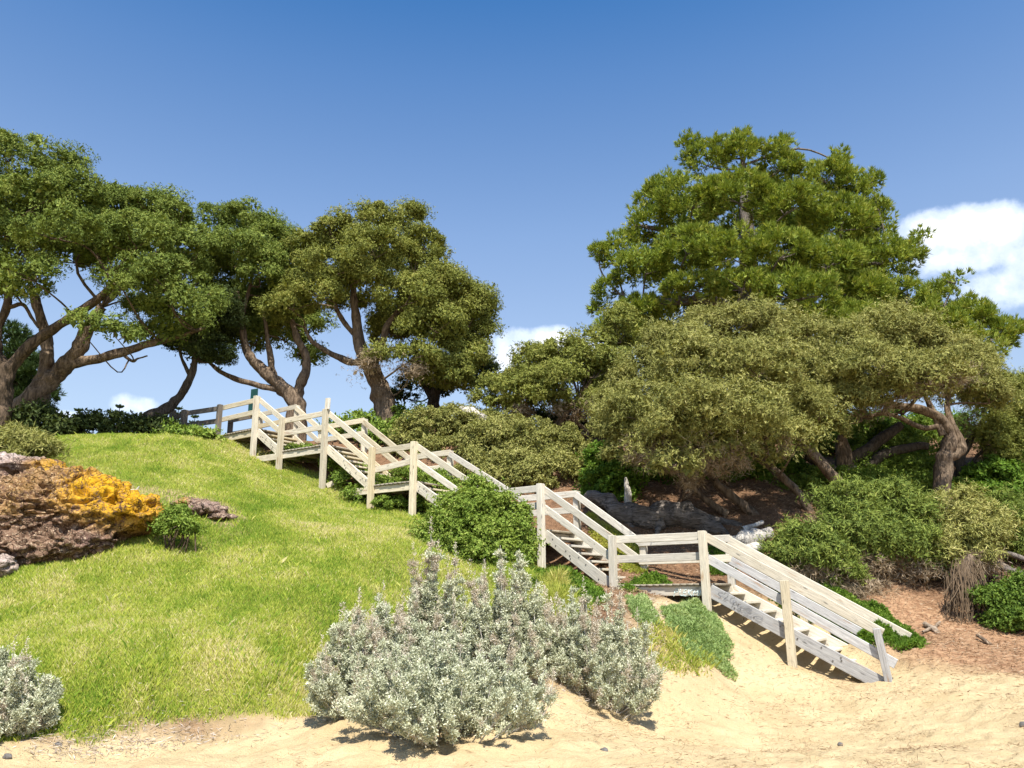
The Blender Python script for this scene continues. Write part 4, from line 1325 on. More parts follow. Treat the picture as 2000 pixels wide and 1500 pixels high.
shrub('shrub', 'light green thicket closing the view between the tea tree trunks at the back', 27.5,
      [(1560, 850, 70, 50), (1650, 850, 70, 50), (1740, 845, 70, 50), (1830, 855, 70, 50), (1920, 860, 70, 60), (1480, 870, 60, 50), (1400, 880, 70, 50), (2010, 880, 70, 60)], dict(bsh, rs=.36), 'green', stems=3)
shrub('shrub', 'green undergrowth on the slope right behind the broad shrub bank', 22.6,
      [(1640, 935, 60, 30), (1720, 945, 70, 30), (1790, 955, 60, 30), (1570, 960, 50, 30), (1860, 965, 40, 26), (1690, 905, 60, 34, .9), (1770, 915, 60, 34, .9)], dict(bsh, rs=.28), 'bush', stems=3)
shrub('shrub', 'weedy green undergrowth in the shade below the second and third landings', 23.2,
      [(650, 905, 30, 18), (690, 930, 40, 22, -.6), (740, 950, 40, 22, -1.2), (800, 940, 40, 30, -1), (860, 950, 40, 30, -1.4), (590, 885, 34, 14, .8), (560, 885, 30, 10, 1.2), (705, 965, 30, 14, -1.4), (765, 985, 34, 14, -2), (840, 985, 40, 20, -2.2)], dict(bsh, rs=.22), 'bush', stems=3)
# shrubs at foot of the big tea tree
shrub('shrub', 'dark feathery shrub around the stout trunk behind the stairs', 25.5,
      [(700, 825, 34, 22), (735, 850, 40, 20, -.3), (800, 815, 40, 28, 1), (660, 835, 30, 16, .3)], dict(csh), 'bush', stems=4)


# ------------------------------------------------------------------ saltbush
def saltbush(label, base_px, Y, stems, hgt, spread_x, seed, lean=(0, 0), spikes=0.25, nleaf=150):
    """upright silver stems crowded with small leaves; some end in dry flower plumes"""
    r = np.random.default_rng(seed)
    b = at(base_px[0], base_px[1], Y)
    gz_ = float(H(b[0], b[1]))
    root = empty('saltbush', (b[0], b[1], gz_), label, 'shrub', 'silver saltbushes on the beach edge')
    sp_parts, lf, fl = [], [], []
    for s in range(stems):
        a = r.uniform(0, 2 * math.pi)
        rr = math.sqrt(r.random())
        ox, oy = math.cos(a) * rr, math.sin(a) * rr
        p0 = np.array([b[0] + ox * spread_x * 0.55, b[1] + oy * spread_x * 0.4, 0])
        p0[2] = float(H(p0[0], p0[1])) - 0.03
        h = hgt * (1 - 0.5 * rr ** 2) * r.uniform(0.45, 1.15)
        tip = p0 + np.array([ox * spread_x * 0.55 + lean[0] * h + r.normal() * 0.07, oy * spread_x * 0.45 + lean[1] * h + r.normal() * 0.07, h])
        mid = (p0 + tip) / 2 + np.array([ox * 0.12, oy * 0.1, -0.02]) + r.normal(size=3) * 0.04
        tv, tf, Q, q = tube([p0, mid, tip], [0.009, 0.007, 0.003], 5, 0.1, sub=6)
        sp_parts.append((tv, tf))
        dry_stem = r.random() < spikes
        # leafy side shoots
        nsh = int(8 + 15 * h)
        for k in range(nsh):
            t_ = r.uniform(0.10, 1.0) ** 0.75
            i0 = int(t_ * (len(Q) - 1))
            c = Q[i0]
            sdir = unit(np.array([r.normal() + ox * 0.9, r.normal() + oy * 0.9 - 0.15, 0.8 + r.random()]))
            sl = r.uniform(0.07, 0.17) * (1.25 - 0.75 * t_)
            m = int(nleaf * 1.35 * sl / 0.17)
            tt = r.random(m)
            P = c + sdir * (sl * tt)[:, None] + r.normal(size=(m, 3)) * 0.016
            D = unit(r.normal(size=(m, 3)) + sdir * 0.7 + np.array([0, 0, 0.25]))
            tn = np.full(m, 0.45 + r.normal() * 0.12)
            if t_ > 0.8 and dry_stem or (t_ < 0.45 and r.random() < 0.2 + spikes * 0.3):
                fl.append((P, D, tn))
            else:
                lf.append((P, D, tn))
        if dry_stem:      # plume
            m = 60
            tt = r.random(m)
            P = tip + np.array([0, 0, 1]) * (tt * r.uniform(0.12, 0.26))[:, None] + r.normal(size=(m, 3)) * (0.014 * (1.3 - tt))[:, None]
            fl.append((P, unit(r.normal(size=(m, 3)) + [0, 0, 1.0]), np.full(m, 0.6)))
    P, D, tn = [np.concatenate([x[i] for x in lf]) for i in range(3)]
    V, Fc, T = leaves(P, D, 0.035, 0.0062, 1, 0.1, tn, 0.22)
    np_mesh('foliage', V, Fc, M['silver'], root, tint=T)
    if fl:
        P, D, tn = [np.concatenate([x[i] for x in fl]) for i in range(3)]
        V, Fc, T = leaves(P, D, 0.030, 0.0042, 1, 0.1, tn, 0.2)
        np_mesh('flower_plume', V, Fc, M['spike'], root, tint=T)
    V, Fc = join(sp_parts)
    np_mesh('stem', V, Fc, M['deadwood'], root, smooth=True)
    return root


def sy(px, py):
    return hit(px, py)[1]


saltbush('large silver saltbush in front, its leaves sprawling onto the sand nearest the camera', (880, 1445), sy(880, 1432), 135, 1.0, 1.06, 1, (-0.05, -0.1), 0.15, 115)
saltbush('silver saltbush at the left of the clump with pinkish dry plumes against the lawn', (725, 1400), sy(725, 1385) + 0.15, 95, 1.15, 0.66, 2, (-0.06, 0), 0.5, 120)
saltbush('tall silver saltbush at the back of the clump, its top reaching the leafy green bush', (985, 1330), sy(985, 1330) + 0.2, 60, 1.62, 0.52, 3, (0, 0.03), 0.5, 120)
saltbush('loose silver saltbush at the right of the clump below the lowest landing', (1165, 1375), sy(1165, 1360), 90, 1.42, 0.8, 4, (0.04, 0.02), 0.5, 120)
saltbush('dense silver saltbush cut off by the left edge of the view', (-8, 1440), sy(5, 1430), 70, 0.85, 0.42, 5, (0.0, 0), 0.1)
saltbush('narrow silver saltbush with pale plumes between the front bush and the back one', (845, 1340), sy(845, 1340) + 0.3, 45, 1.55, 0.35, 6, (0, 0), 0.6)


# ------------------------------------------------------------------ groundcover cushions
def mound(label, poly, height, fol_leaf, mat, n_, name='groundcover_plant', cat='plant', group=None, seed=0, kk=4, tin=0.5):
    poly = poly_hit(poly)
    xs = [p[0] for p in poly]
    ys = [p[1] for p in poly]
    r = np.random.default_rng(seed + 50)
    x = r.uniform(min(xs), max(xs), n_ * 3)
    y = r.uniform(min(ys), max(ys), n_ * 3)
    dd = dist_poly(poly, x, y) + (fbm(x * 2.5, y * 2.5, s=seed) - 0.5) * 0.5 + (r.random(len(x)) - 0.5) * 0.22
    k_ = dd > 0
    x, y, dd = x[k_][:n_], y[k_][:n_], dd[k_][:n_]
    hh = height * np.clip(dd / 0.5, 0, 1) ** 0.7 * np.clip(2.4 * fbm(x * 3.5, y * 3.5, s=seed + 3, o=3) - 0.45, 0.1, 1.3)
    z = H(x, y) + hh * (1 - 0.4 * r.random(len(x)) ** 2)
    P = np.stack([x, y, z], 1)
    D = unit(r.normal(size=P.shape) * 0.6 + np.array([0, -0.2, 1.0]))
    V, Fc, T = leaves(P, D, fol_leaf[0], fol_leaf[1], kk, 0.6, tin + (fbm(x * 2, y * 2, s=seed + 8) - 0.5) * 0.8, 0.15)
    cx_, cy_ = float(np.mean(x)), float(np.mean(y))
    root = empty(name, (cx_, cy_, float(H(cx_, cy_))), label, cat, group)
    np_mesh('foliage', V, Fc, M[mat], root, tint=T)
    return root


mound('grey green fleshy groundcover cushion spilling down the sand beside the lower flight', [(1310, 1200), (1345, 1178), (1385, 1195), (1420, 1240), (1430, 1290), (1410, 1312), (1360, 1290), (1330, 1250), (1300, 1225)], 0.20, (0.06, 0.009), 'fleshy', 15000, seed=1)
mound('bright green groundcover bank behind the handrails of the lower flight', [(1480, 1105), (1560, 1140), (1640, 1168), (1720, 1200), (1778, 1232), (1796, 1268), (1700, 1258), (1600, 1210), (1490, 1155)], 0.34, (0.06, 0.013), 'green', 26000, seed=2)
mound('green groundcover patch in front of the fourth flight stringer', [(1050, 1120), (1100, 1115), (1150, 1140), (1180, 1165), (1140, 1190), (1070, 1180), (1040, 1150)], 0.2, (0.065, 0.014), 'green', 9000, seed=3)
mound('small weed tuft growing through the left end of the lowest landing', [(1210, 1150), (1240, 1132), (1290, 1128), (1310, 1140), (1270, 1150), (1230, 1160)], 0.28, (0.06, 0.015), 'green', 2600, seed=4)
mound('small green patch beside the saltbush under the lowest landing', [(1225, 1180), (1255, 1165), (1275, 1185), (1270, 1215), (1240, 1215)], 0.15, (0.06, 0.01), 'fleshy', 3000, seed=5)
mound('yellowish green groundcover showing between posts behind the fourth flight', [(1150, 1010), (1200, 1040), (1250, 1070), (1255, 1120), (1200, 1100), (1150, 1060)], 0.14, (0.06, 0.013), 'grass_yellow', 6000, seed=6)
mound('green weeds on the mulch right of the lowest landing', [(1385, 1075), (1425, 1070), (1440, 1100), (1420, 1125), (1385, 1115)], 0.15, (0.06, 0.014), 'green', 3000, seed=7)
mound('upright yellow grass clump behind the tall back saltbush', [(1050, 1170), (1070, 1130), (1110, 1140), (1120, 1190), (1080, 1210)], 0.35, (0.22, 0.006), 'grass_yellow', 2200, seed=9, kk=3)


# ------------------------------------------------------------------ grass and litter (beyond counting)
def blades(n_, sel, hgt, wid, mat, name, tintf, lean=0.5, ylo=7.0, yhi=27.0, xlo=-18, xhi=8):
    # denser where it is nearer to the beach
    u = rng.random(n_ * 4)
    y = ylo * (yhi / ylo) ** u
    x = (rng.random(n_ * 4) * 2 - 1) * 0.72 * y
    ok = (x > xlo) & (x < xhi)
    x, y = x[ok], y[ok]
    k_ = rng.random(len(x)) < sel(x, y)
    x, y = x[k_][:n_], y[k_][:n_]
    z = H(x, y)
    h = hgt(x, y) * (0.45 + 1.2 * rng.random(len(x)) ** 1.5)
    w = wid * (0.6 + y / 14.0) * (0.7 + 0.6 * rng.random(len(x)))
    a = rng.random(len(x)) * 2 * math.pi
    dx, dy = np.cos(a), np.sin(a)
    ln = lean * rng.random(len(x)) * h
    b = rng.random(len(x)) * 2 * math.pi
    V = np.empty((len(x), 4, 3))
    V[:, 0] = np.stack([x - dx * w, y - dy * w, z - 0.01], 1)
    V[:, 1] = np.stack([x + dx * w, y + dy * w, z - 0.01], 1)
    V[:, 2] = np.stack([x + dx * w * .6 + np.cos(b) * ln * .5, y + dy * w * .6 + np.sin(b) * ln * .5, z + h * 0.6], 1)
    V[:, 3] = np.stack([x + np.cos(b) * ln * 1.3, y + np.sin(b) * ln * 1.3, z + h], 1)
    Fc = np.arange(len(x) * 4).reshape(-1, 4)
    t = np.clip(tintf(x, y) + rng.normal(size=len(x)) * 0.26, 0, 1)
    o = np_mesh(name, V.reshape(-1, 3), Fc, M[mat], tint=np.repeat(t, 4))
    kind(o, 'stuff')
    return o


def lawn_sel(x, y):
    lawn, sand, yel, bare = zone(x, y)
    thin = fbm(x * 1.3, y * 1.3, s=101)
    return lawn * (1 - bare * 0.7) * np.clip(0.55 + 1.2 * (thin - 0.35), 0.25, 1)


def lawn_tint(x, y):
    a = fbm(x * 0.55, y * 0.55, s=61, o=3)
    b = fbm(x * 2.2, y * 2.2, s=62, o=2)
    return 0.44 + (a - 0.5) * 0.9 + (b - 0.5) * 0.7


blades(1300000, lawn_sel, lambda x, y: 0.03 + 0.045 * fbm(x * 2.2, y * 2.2, s=71), 0.0017, 'grass', 'grass', lawn_tint, 0.6)
def tuft_sel(x, y):
    return lawn_sel(x, y) * np.clip((vnoise(x * 5.5, y * 5.5, s=141) - 0.66) * 9, 0, 1) * np.clip(3.0 * fbm(x * 0.7, y * 0.7, s=142) - 0.9, 0.05, 1)


blades(90000, tuft_sel, lambda x, y: 0.10 + 0 * x, 0.0021, 'grass', 'grass_tufts', lambda x, y: 0.30 + (vnoise(x * 2, y * 2, s=9) - 0.5) * 0.9, 0.8)
blades(40000, lambda x, y: zone(x, y)[2], lambda x, y: 0.09 + 0 * x, 0.0035, 'grass_yellow', 'yellow_grass', lambda x, y: 0.4 + (fbm(x * 3, y * 3, s=4) - 0.5), 0.9, 11, 16, 1, 8)


def litter(name, n_, sel, mat, L, w, ylo, yhi, xr, tint=0.5):
    u = rng.random(n_ * 5)
    y = ylo * (yhi / ylo) ** u
    x = xr[0] + (xr[1] - xr[0]) * rng.random(n_ * 5)
    k_ = rng.random(len(x)) < sel(x, y)
    x, y = x[k_][:n_], y[k_][:n_]
    z = H(x, y) + 0.012 + 0.03 * rng.random(len(x))
    P = np.stack([x, y, z], 1)
    D = unit(np.stack([rng.normal(size=len(x)), rng.normal(size=len(x)), 0.22 * np.abs(rng.normal(size=len(x)))], 1))
    V, Fc, T = leaves(P, D, L, w, 1, 0.05, np.full(len(x), tint), 0.25, 0.6)
    o = np_mesh(name, V, Fc, M[mat], tint=T)
    kind(o, 'stuff')


def wrack_sel(x, y):
    dS = dist_poly(SAND, x, y)
    return np.exp(-((dS - 0.18) / 0.28) ** 2) * np.clip(fbm(x * 1.6, y * 1.6, s=15) * 2.2 - 0.6, 0.05, 1) * (x < 5)


def twig_sel(x, y):
    s = zone(x, y)[1]
    return s * np.clip((fbm(x * 1.4, y * 2.0, s=21) - 0.42) * 2.2, 0.01, 1) * np.clip(0.15 + (x + 2) * 0.12, 0.08, 1)


def mulch_sel(x, y):
    lawn, sand, yel, bare = zone(x, y)
    return np.clip((1 - sand * 0.93) * (1 - lawn), 0, 1) * (x > 1.0)


litter('beach_debris', 42000, wrack_sel, 'wrack', 0.07, 0.004, 7.2, 16, (-8, 6))
litter('twig_debris', 22000, twig_sel, 'straw', 0.07, 0.0026, 7.2, 16, (-6, 11), 0.35)
litter('leaf_litter', 60000, mulch_sel, 'straw', 0.10, 0.005, 12, 24, (1, 16), 0.5)


# ------------------------------------------------------------------ rocks
def rock_mat(name, lichen=0.6, thr=(0.46, 0.60)):
    t = NT(name)
    co = t.coord('Object')
    n1 = t.noise(co, 1.7, 5, 0.6)
    n2 = t.noise(co, 6.0, 6, 0.7, 0.6)
    n3 = t.noise(co, 26, 4, 0.65)
    v = t.voro(co, 7.0)
    c = t.mix(t.ramp(n2, [(0.34, 0.0), (0.62, 1.0)]), (0.075, 0.04, 0.027), (0.29, 0.185, 0.12))
    c = t.mix(t.ramp(n1, [(0.45, 0.0), (0.66, 0.9)]), c, (0.17, 0.105, 0.085))
    c = t.mix(t.math('MULTIPLY', t.ramp(n3, [(0.55, 0.0), (0.68, 1.0)]), 0.8), c, (0.72, 0.58, 0.40))
    vm = t.n('VectorMath', operation='ADD')
    wob = t.n('TexNoise')
    wob.inputs['Scale'].default_value = 4.0
    t.set(wob.inputs['Vector'], co)
    t.set(vm.inputs[0], t.mapping(co, (1, 1, 2.6)))
    t.set(vm.inputs[1], wob.outputs[1])
    ck = t.voro(vm.outputs[0], 2.6, 'DISTANCE_TO_EDGE')
    crack = t.ramp(ck, [(0.0, 1.0), (0.05, 0.0)])
    c = t.mix(t.math('MULTIPLY', crack, 0.75), c, (0.035, 0.02, 0.014))
    pale = t.math('MULTIPLY', t.attr('pale'), t.ramp(n2, [(0.4, 0.3), (0.6, 1.0)]))
    c = t.mix(pale, c, (0.62, 0.52, 0.46))
    lm = t.math('MULTIPLY', t.attr('lichen'), t.ramp(t.math('ADD', t.math('MULTIPLY', n2, 0.6), t.math('MULTIPLY', n3, 0.4)), [(thr[0] - 0.08, 0.0), (thr[1] - 0.08, 1.0)]))
    lc = t.mix(n3, (0.42, 0.20, 0.012), (0.78, 0.45, 0.02))
    c = t.mix(t.math('MULTIPLY', lm, lichen, clamp=True), c, lc)
    h = t.math('ADD', t.math('MULTIPLY', n2, 0.7), t.math('ADD', t.math('MULTIPLY', n3, 0.45), t.math('MULTIPLY', crack, -0.5)))
    return t.finish(t.principled(c, 0.95, t.bump(h, 1.0, 0.06), 0.1))


M['rock'] = rock_mat('lichened_limestone', 0.97, (0.49, 0.58))


def rock(name, label, ells, seed, amp=0.22, res=6, lich=None, group='lichened rocks on the lawn', pale=None):
    """lumpy outcrop: a ball pulled out to a set of ellipsoids (centre, radii), then pitted"""
    bm = bmesh.new()
    bmesh.ops.create_icosphere(bm, subdivisions=res, radius=1.0)
    D = np.array([v.co[:] for v in bm.verts])
    D = unit(D)
    Fc = np.array([[v.index for v in f.verts] for f in bm.faces])
    bm.free()
    c0 = np.mean([e[0] for e in ells], 0)
    # farthest exit of the ray from c0 over the union of ellipsoids
    best = np.full(len(D), 0.05)
    for c, r in ells:
        c, r = np.array(c), np.array(r)
        o = (c0 - c) / r
        d_ = D / r
        A = (d_ ** 2).sum(1)
        B = 2 * (d_ * o).sum(1)
        Cc = (o ** 2).sum() - 1
        disc = B * B - 4 * A * Cc
        tt = np.where(disc > 0, (-B + np.sqrt(np.maximum(disc, 0))) / (2 * A), 0)
        best = np.maximum(best, tt)
    P = c0 + D * best[:, None]
    a = fbm(P[:, 0] * 1.3, P[:, 1] * 1.3, P[:, 2] * 1.7, s=seed, o=3) - 0.5
    b = fbm(P[:, 0] * 4, P[:, 1] * 4, P[:, 2] * 6.5, s=seed + 9, o=4) - 0.5
    rid = 1 - np.abs(2 * fbm(P[:, 0] * 2.2, P[:, 1] * 2.2, P[:, 2] * 5.5, s=seed + 20, o=3) - 1)
    e_ = fbm(P[:, 0] * 13, P[:, 1] * 13, P[:, 2] * 16, s=seed + 44, o=3) - 0.5
    pit = np.maximum(0, fbm(P[:, 0] * 6, P[:, 1] * 6, P[:, 2] * 8, s=seed + 33, o=2) - 0.58)
    P = P + D * (a * amp * 2.0)[:, None]
    tri = P[Fc]
    fn = np.cross(tri[:, 1] - tri[:, 0], tri[:, 2] - tri[:, 0])
    N = np.zeros_like(P)
    for q in range(3):
        np.add.at(N, Fc[:, q], fn)
    N = unit(N)
    P = P + N * (b * amp * 1.1 + e_ * amp * 0.75 - np.maximum(0, rid - 0.80) * amp * 3.6 - pit * amp * 2.6)[:, None]
    li = np.zeros(len(P)) if lich is None else lich(P)
    pa = np.zeros(len(P)) if pale is None else pale(P)
    root = np_mesh(name, P - c0, Fc, M['rock'], smooth=True, attrs=dict(lichen=li, pale=pa))
    root.location = Vector(c0.tolist())
    return tag(root, label, 'rock', group)


def E(px, py, Y, rx, ry, rd):
    s = mpp(Y)
    return (at(px, py, Y), (rx * s, rd, ry * s))


lc1 = at(235, 975, 14.6)


def lich_main(P):
    q = np.hypot((P[:, 0] - lc1[0]) / 1.05, (P[:, 2] - lc1[2] - 0.05 + 0.30 * (P[:, 0] - lc1[0])) / 0.5)
    top = P[:, 2] - lc1[2]
    return np.clip(1.5 - q, 0, 1) * (P[:, 0] > lc1[0] - 0.75 - 0.5 * rng.random(len(P))) + 0.35 * np.clip(0.7 - np.abs(P[:, 0] - lc1[0] + 1.5) / 1.4, 0, 1) * (top > -0.35)


rock('rock', 'large layered brown rock outcrop with a broad orange lichen patch on the grass slope',
     [E(60, 1010, 14.9, 130, 85, 1.1), E(180, 1010, 14.7, 95, 70, 0.9), E(260, 1005, 14.8, 62, 42, 0.7), E(-60, 1010, 15.2, 140, 95, 1.3), E(120, 970, 15.2, 110, 60, 0.9), E(140, 1060, 14.3, 90, 40, 0.6), E(20, 1070, 14.2, 90, 40, 0.6)],
     3, 0.20, 7, lich_main)
rock('rock', 'flat pale grey pink rock slab lying on top of the large lichened outcrop',
     [E(30, 915, 16.6, 100, 26, 0.9), E(-60, 912, 16.8, 100, 34, 0.9), E(95, 930, 16.4, 40, 18, 0.6)], 11, 0.12, 6,
     lambda P: 0.9 * np.clip((P[:, 0] - at(70, 915, 16.5)[0]) / 0.5, 0, 1), pale=lambda P: np.clip(1.0 - (P[:, 0] - at(30, 915, 16.5)[0]) / 0.5, 0, 1))
rock('rock', 'small pinkish rock half buried in dry grass right of the large outcrop',
     [E(400, 998, 16.4, 50, 16, 0.4), E(375, 986, 16.7, 38, 14, 0.35), E(435, 1012, 16.2, 28, 8, 0.3)], 21, 0.10, 6,
     lambda P: 0.6 * np.clip(1 - np.abs(P[:, 0] - at(358, 985, 16.5)[0]) / 0.2, 0, 1), pale=lambda P: np.full(len(P), 0.15))
rock('rock', 'small cream boulder under the lower left edge of the large outcrop',
     [E(5, 1105, 13.5, 30, 22, 0.3)], 31, 0.08, 5, pale=lambda P: np.full(len(P), 0.7))


# pebbles on the sand
def pebble(label, px, py, rx, ry, seed):
    p = hit(px, py)
    s = mpp(p[1])
    bm = bmesh.new()
    bmesh.ops.create_icosphere(bm, subdivisions=3, radius=1)
    for v in bm.verts:
        v.co = Vector((v.co.x * rx * s, v.co.y * rx * s * 0.8, v.co.z * ry * s * 1.3)) * (1 + 0.25 * mnoise.noise(v.co * 1.5 + Vector((seed, 0, 0))))
    me = bpy.data.meshes.new('pebble')
    bm.to_mesh(me)
    bm.free()
    for f in me.polygons:
        f.use_smooth = True
    me.materials.append(M['pebble'])
    o = bpy.data.objects.new('pebble', me)
    o.location = Vector((p[0], p[1], float(H(p[0], p[1])) + ry * s * 0.4))
    link(o)
    tag(o, label, 'stone', 'stones on the sand')


M['pebble'] = plain('grey_pebble', (0.13, 0.12, 0.11), 0.8, 0.2, 0.4, 30)
pebble('flat dark pebble on the sand right of the left saltbush', 112, 1458, 7, 3, 1)
pebble('grey pebble on the sand in the bottom left corner', 14, 1481, 8, 5, 2)
pebble('small dark stone on the open sand below the right part of the saltbush clump', 1180, 1468, 8, 4, 3)
pebble('small dark stone on the sand near the bottom right', 1641, 1456, 5, 3, 4)
pebble('dark stone on the sand at the right edge', 1998, 1420, 6, 5, 5)


# ------------------------------------------------------------------ dead wood
def log(name, label, cat, paths, Y, mat, parts=('trunk', 'limb'), lump=0.25, ground=True):
    P, r = px_path(paths[0], Y)
    root = empty(name, P[0], label, cat)
    for j, pt in enumerate(paths):
        P, r = px_path(pt, Y)
        V, Fc, _, _ = tube(P, r, 14, lump, seed=j + len(label), sub=8, twist=1.2)
        np_mesh(parts[0] if j == 0 else parts[1], V, Fc, M[mat], root, smooth=True)
    return root


log('fallen_trunk', 'gnarled grey fallen trunk lying across the mulch behind the lower flights', 'fallen tree',
    [[(1145, 968, 10, 1.0), (1190, 985, 18, .7), (1240, 1012, 24, .4), (1300, 1008, 24, .2), (1350, 1012, 22, 0), (1390, 1030, 16, -.2), (1425, 1050, 8, -.3)],
     [(1240, 1020, 14, .3), (1270, 1030, 10, .2), (1300, 1020, 10, 0)],
     [(1360, 1012, 12, .3), (1410, 1022, 9, .2), (1450, 1028, 6, 0)],
     [(1288, 1028, 5, -.1), (1282, 1045, 5, -.2), (1280, 1062, 5, -.3)],
     [(1200, 1000, 9, .6), (1230, 1030, 8, .3), (1245, 1045, 6, .2)]], 20.2, 'log', lump=0.4)
log('dead_stump', 'slim white dead stump standing in green leaves behind the stairs', 'stump',
    [[(1226, 990, 7), (1227, 965, 7.5), (1224, 948, 5), (1222, 932, 2)], [(1226, 955, 3), (1220, 945, 1.5)]], 20.9, 'deadwood')
log('bleached_log', 'white bleached log pile end beside the upper end of the lower flight', 'log',
    [[(1430, 1062, 12, .2), (1455, 1055, 19, 0), (1480, 1050, 17, .2), (1505, 1040, 9, .4)], [(1440, 1075, 9, 0), (1470, 1072, 11, -.1), (1490, 1068, 8, 0)], [(1450, 1035, 6, .3), (1490, 1020, 4, .5)]], 18.6, 'deadwood')
log('pale_log', 'pale log end lying on the crest behind the yellow green shrubs', 'log',
    [[(900, 800, 9, .2), (920, 808, 12, 0), (945, 820, 11, 0), (962, 832, 6, 0)]], 24.5, 'deadwood')
log('driftwood', 'short forked driftwood branch on the reddish bank below the root clump', 'driftwood',
    [[(1805, 1218, 4, .3), (1822, 1228, 6, .1), (1835, 1240, 4, 0), (1843, 1246, 2, 0)], [(1815, 1228, 3, .1), (1802, 1234, 2, 0)], [(1825, 1226, 3, .2), (1836, 1214, 2, .3)]], hit(1825, 1238)[1], 'drift')
log('driftwood', 'thin grey driftwood stick on the bank near the right edge', 'driftwood',
    [[(1908, 1240, 2.5, .2), (1925, 1252, 3.5, 0), (1943, 1265, 2.5, -.1)]], hit(1925, 1258)[1], 'bark_pale')
log('driftwood', 'pale forked twig on the dry grass above the orange lichen', 'driftwood',
    [[(228, 954, 2), (250, 957, 2), (265, 958, 2.5), (272, 950, 1.5)], [(262, 958, 2), (270, 962, 1.5)]], hit(250, 958)[1] - 0.05, 'deadwood')
log('dead_branch', 'grey dead branches lying on the slope at the right edge', 'dead branch',
    [[(1890, 1085, 4, .2), (1930, 1095, 7, 0), (1975, 1115, 7, -.1), (2020, 1130, 6, -.2)], [(1920, 1090, 4, .3), (1960, 1080, 5, .2), (2010, 1095, 5, 0)], [(1908, 1140, 9, .2), (1920, 1118, 9, .3), (1926, 1095, 7, .4)]], 18.2, 'bark_grey')

# exposed root clump
rc = empty('root_clump', at(1885, 1200, 16.6), 'shaggy clump of exposed dry roots hanging from the bank on the right', 'roots')
P, r = px_path([(1892, 1210, 12), (1886, 1165, 13), (1884, 1120, 11), (1895, 1085, 8)], 17.2)
V, Fc, _, _ = tube(P, r, 14, 0.3, seed=2, sub=6)
np_mesh('stump', V, Fc, M['bark_pale'], rc, smooth=True)
parts = []
for k in range(190):
    a = rng.random() * 2 * math.pi
    p0 = at(1884 + 20 * math.cos(a) + rng.normal() * 8, 1090 + 50 * rng.random(), 17.0 + 0.25 * math.sin(a))
    p2 = at(1890 + 34 * math.cos(a) + rng.normal() * 14, 1160 + 70 * rng.random(), 16.85 + 0.4 * math.sin(a))
    m_ = (p0 + p2) / 2 + rng.normal(size=3) * 0.06
    rr = rng.uniform(0.004, 0.011)
    tv, tf, _, _ = tube([p0, m_, p2], [rr, rr * .9, rr * .5], 5, 0.1, sub=3)
    parts.append((tv, tf))
V, Fc = join(parts)
np_mesh('root', V, Fc, M['dry'], rc, smooth=True)


# ------------------------------------------------------------------ far Norfolk pines, only their tips over the crest
def norfolk(label, px, py_top, Y, width_px):
    tip = at(px, py_top, Y)
    z0 = float(H0(tip[0], tip[1]))
    root = empty('norfolk_pine', (tip[0], tip[1], z0), label, 'tree', 'distant Norfolk pines over the hill crest')
    V, Fc, _, _ = tube([[tip[0], tip[1], z0 - 0.3], [tip[0], tip[1], (z0 + tip[2]) / 2], tip], [0.22, 0.14, 0.03], 8, 0.05, sub=4)
    np_mesh('trunk', V, Fc, M['bark_dark'], root, smooth=True)
    out = []
    wmax = width_px * mpp(Y) / 2
    nl = 9
    for k in range(nl):
        zc = tip[2] - 0.15 - k * 0.62
        L = wmax * min(1.15, 0.25 + 0.22 * k)
        for a in np.linspace(0, 2 * math.pi, 6, endpoint=False) + k * 0.5:
            m = 60
            t_ = rng.random(m)
            P = np.array([tip[0], tip[1], zc]) + np.stack([np.cos(a) * L * t_, np.sin(a) * L * t_, 0.35 * L * t_ ** 1.5], 1) + rng.normal(size=(m, 3)) * 0.03
            D = unit(np.array([math.cos(a), math.sin(a), 0.8]) + rng.normal(size=(m, 3)) * 0.35)
            out.append(leaves(P, D, 0.24, 0.04, 1, 0.1, np.full(m, 0.5), 0.15))
    V, Fc, T = cat_mesh(out)
    np_mesh('crown', V, Fc, M['pine_dark'], root, tint=T)


norfolk('tiny distant Norfolk pine over the crest, leftmost, in front of the thick trunk gap', 153, 800, 75, 34)
norfolk('tiny distant Norfolk pine with clear layered branches just left of the small cloud', 234, 793, 70, 44)
norfolk('tiny distant Norfolk pine showing between the two dark fence posts', 349, 797, 80, 34)
norfolk('tiny distant Norfolk pine seen through the fence rails right of its posts', 381, 813, 80, 36)

# ------------------------------------------------------------------ sun and sky
SUN_EL, SUN_AZ = R(58), R(10)        # behind the camera, a little to its right
to_sun = Vector((math.sin(SUN_AZ) * math.cos(SUN_EL), -math.cos(SUN_AZ) * math.cos(SUN_EL), math.sin(SUN_EL)))
sl = bpy.data.lights.new('sun', 'SUN')
sl.energy = 5.0
sl.angle = R(0.53)
sl.color = (1.0, 0.95, 0.86)
so = bpy.data.objects.new('sun', sl)
so.rotation_euler = to_sun.to_track_quat('Z', 'Y').to_euler()
so.location = (5, -10, 30)
COL.objects.link(so)

w = bpy.data.worlds.new('World')
scene.world = w
w.use_nodes = True
nt = w.node_tree
nt.nodes.clear()


class WT(NT):
    def __init__(self, tree):
        self.t = tree


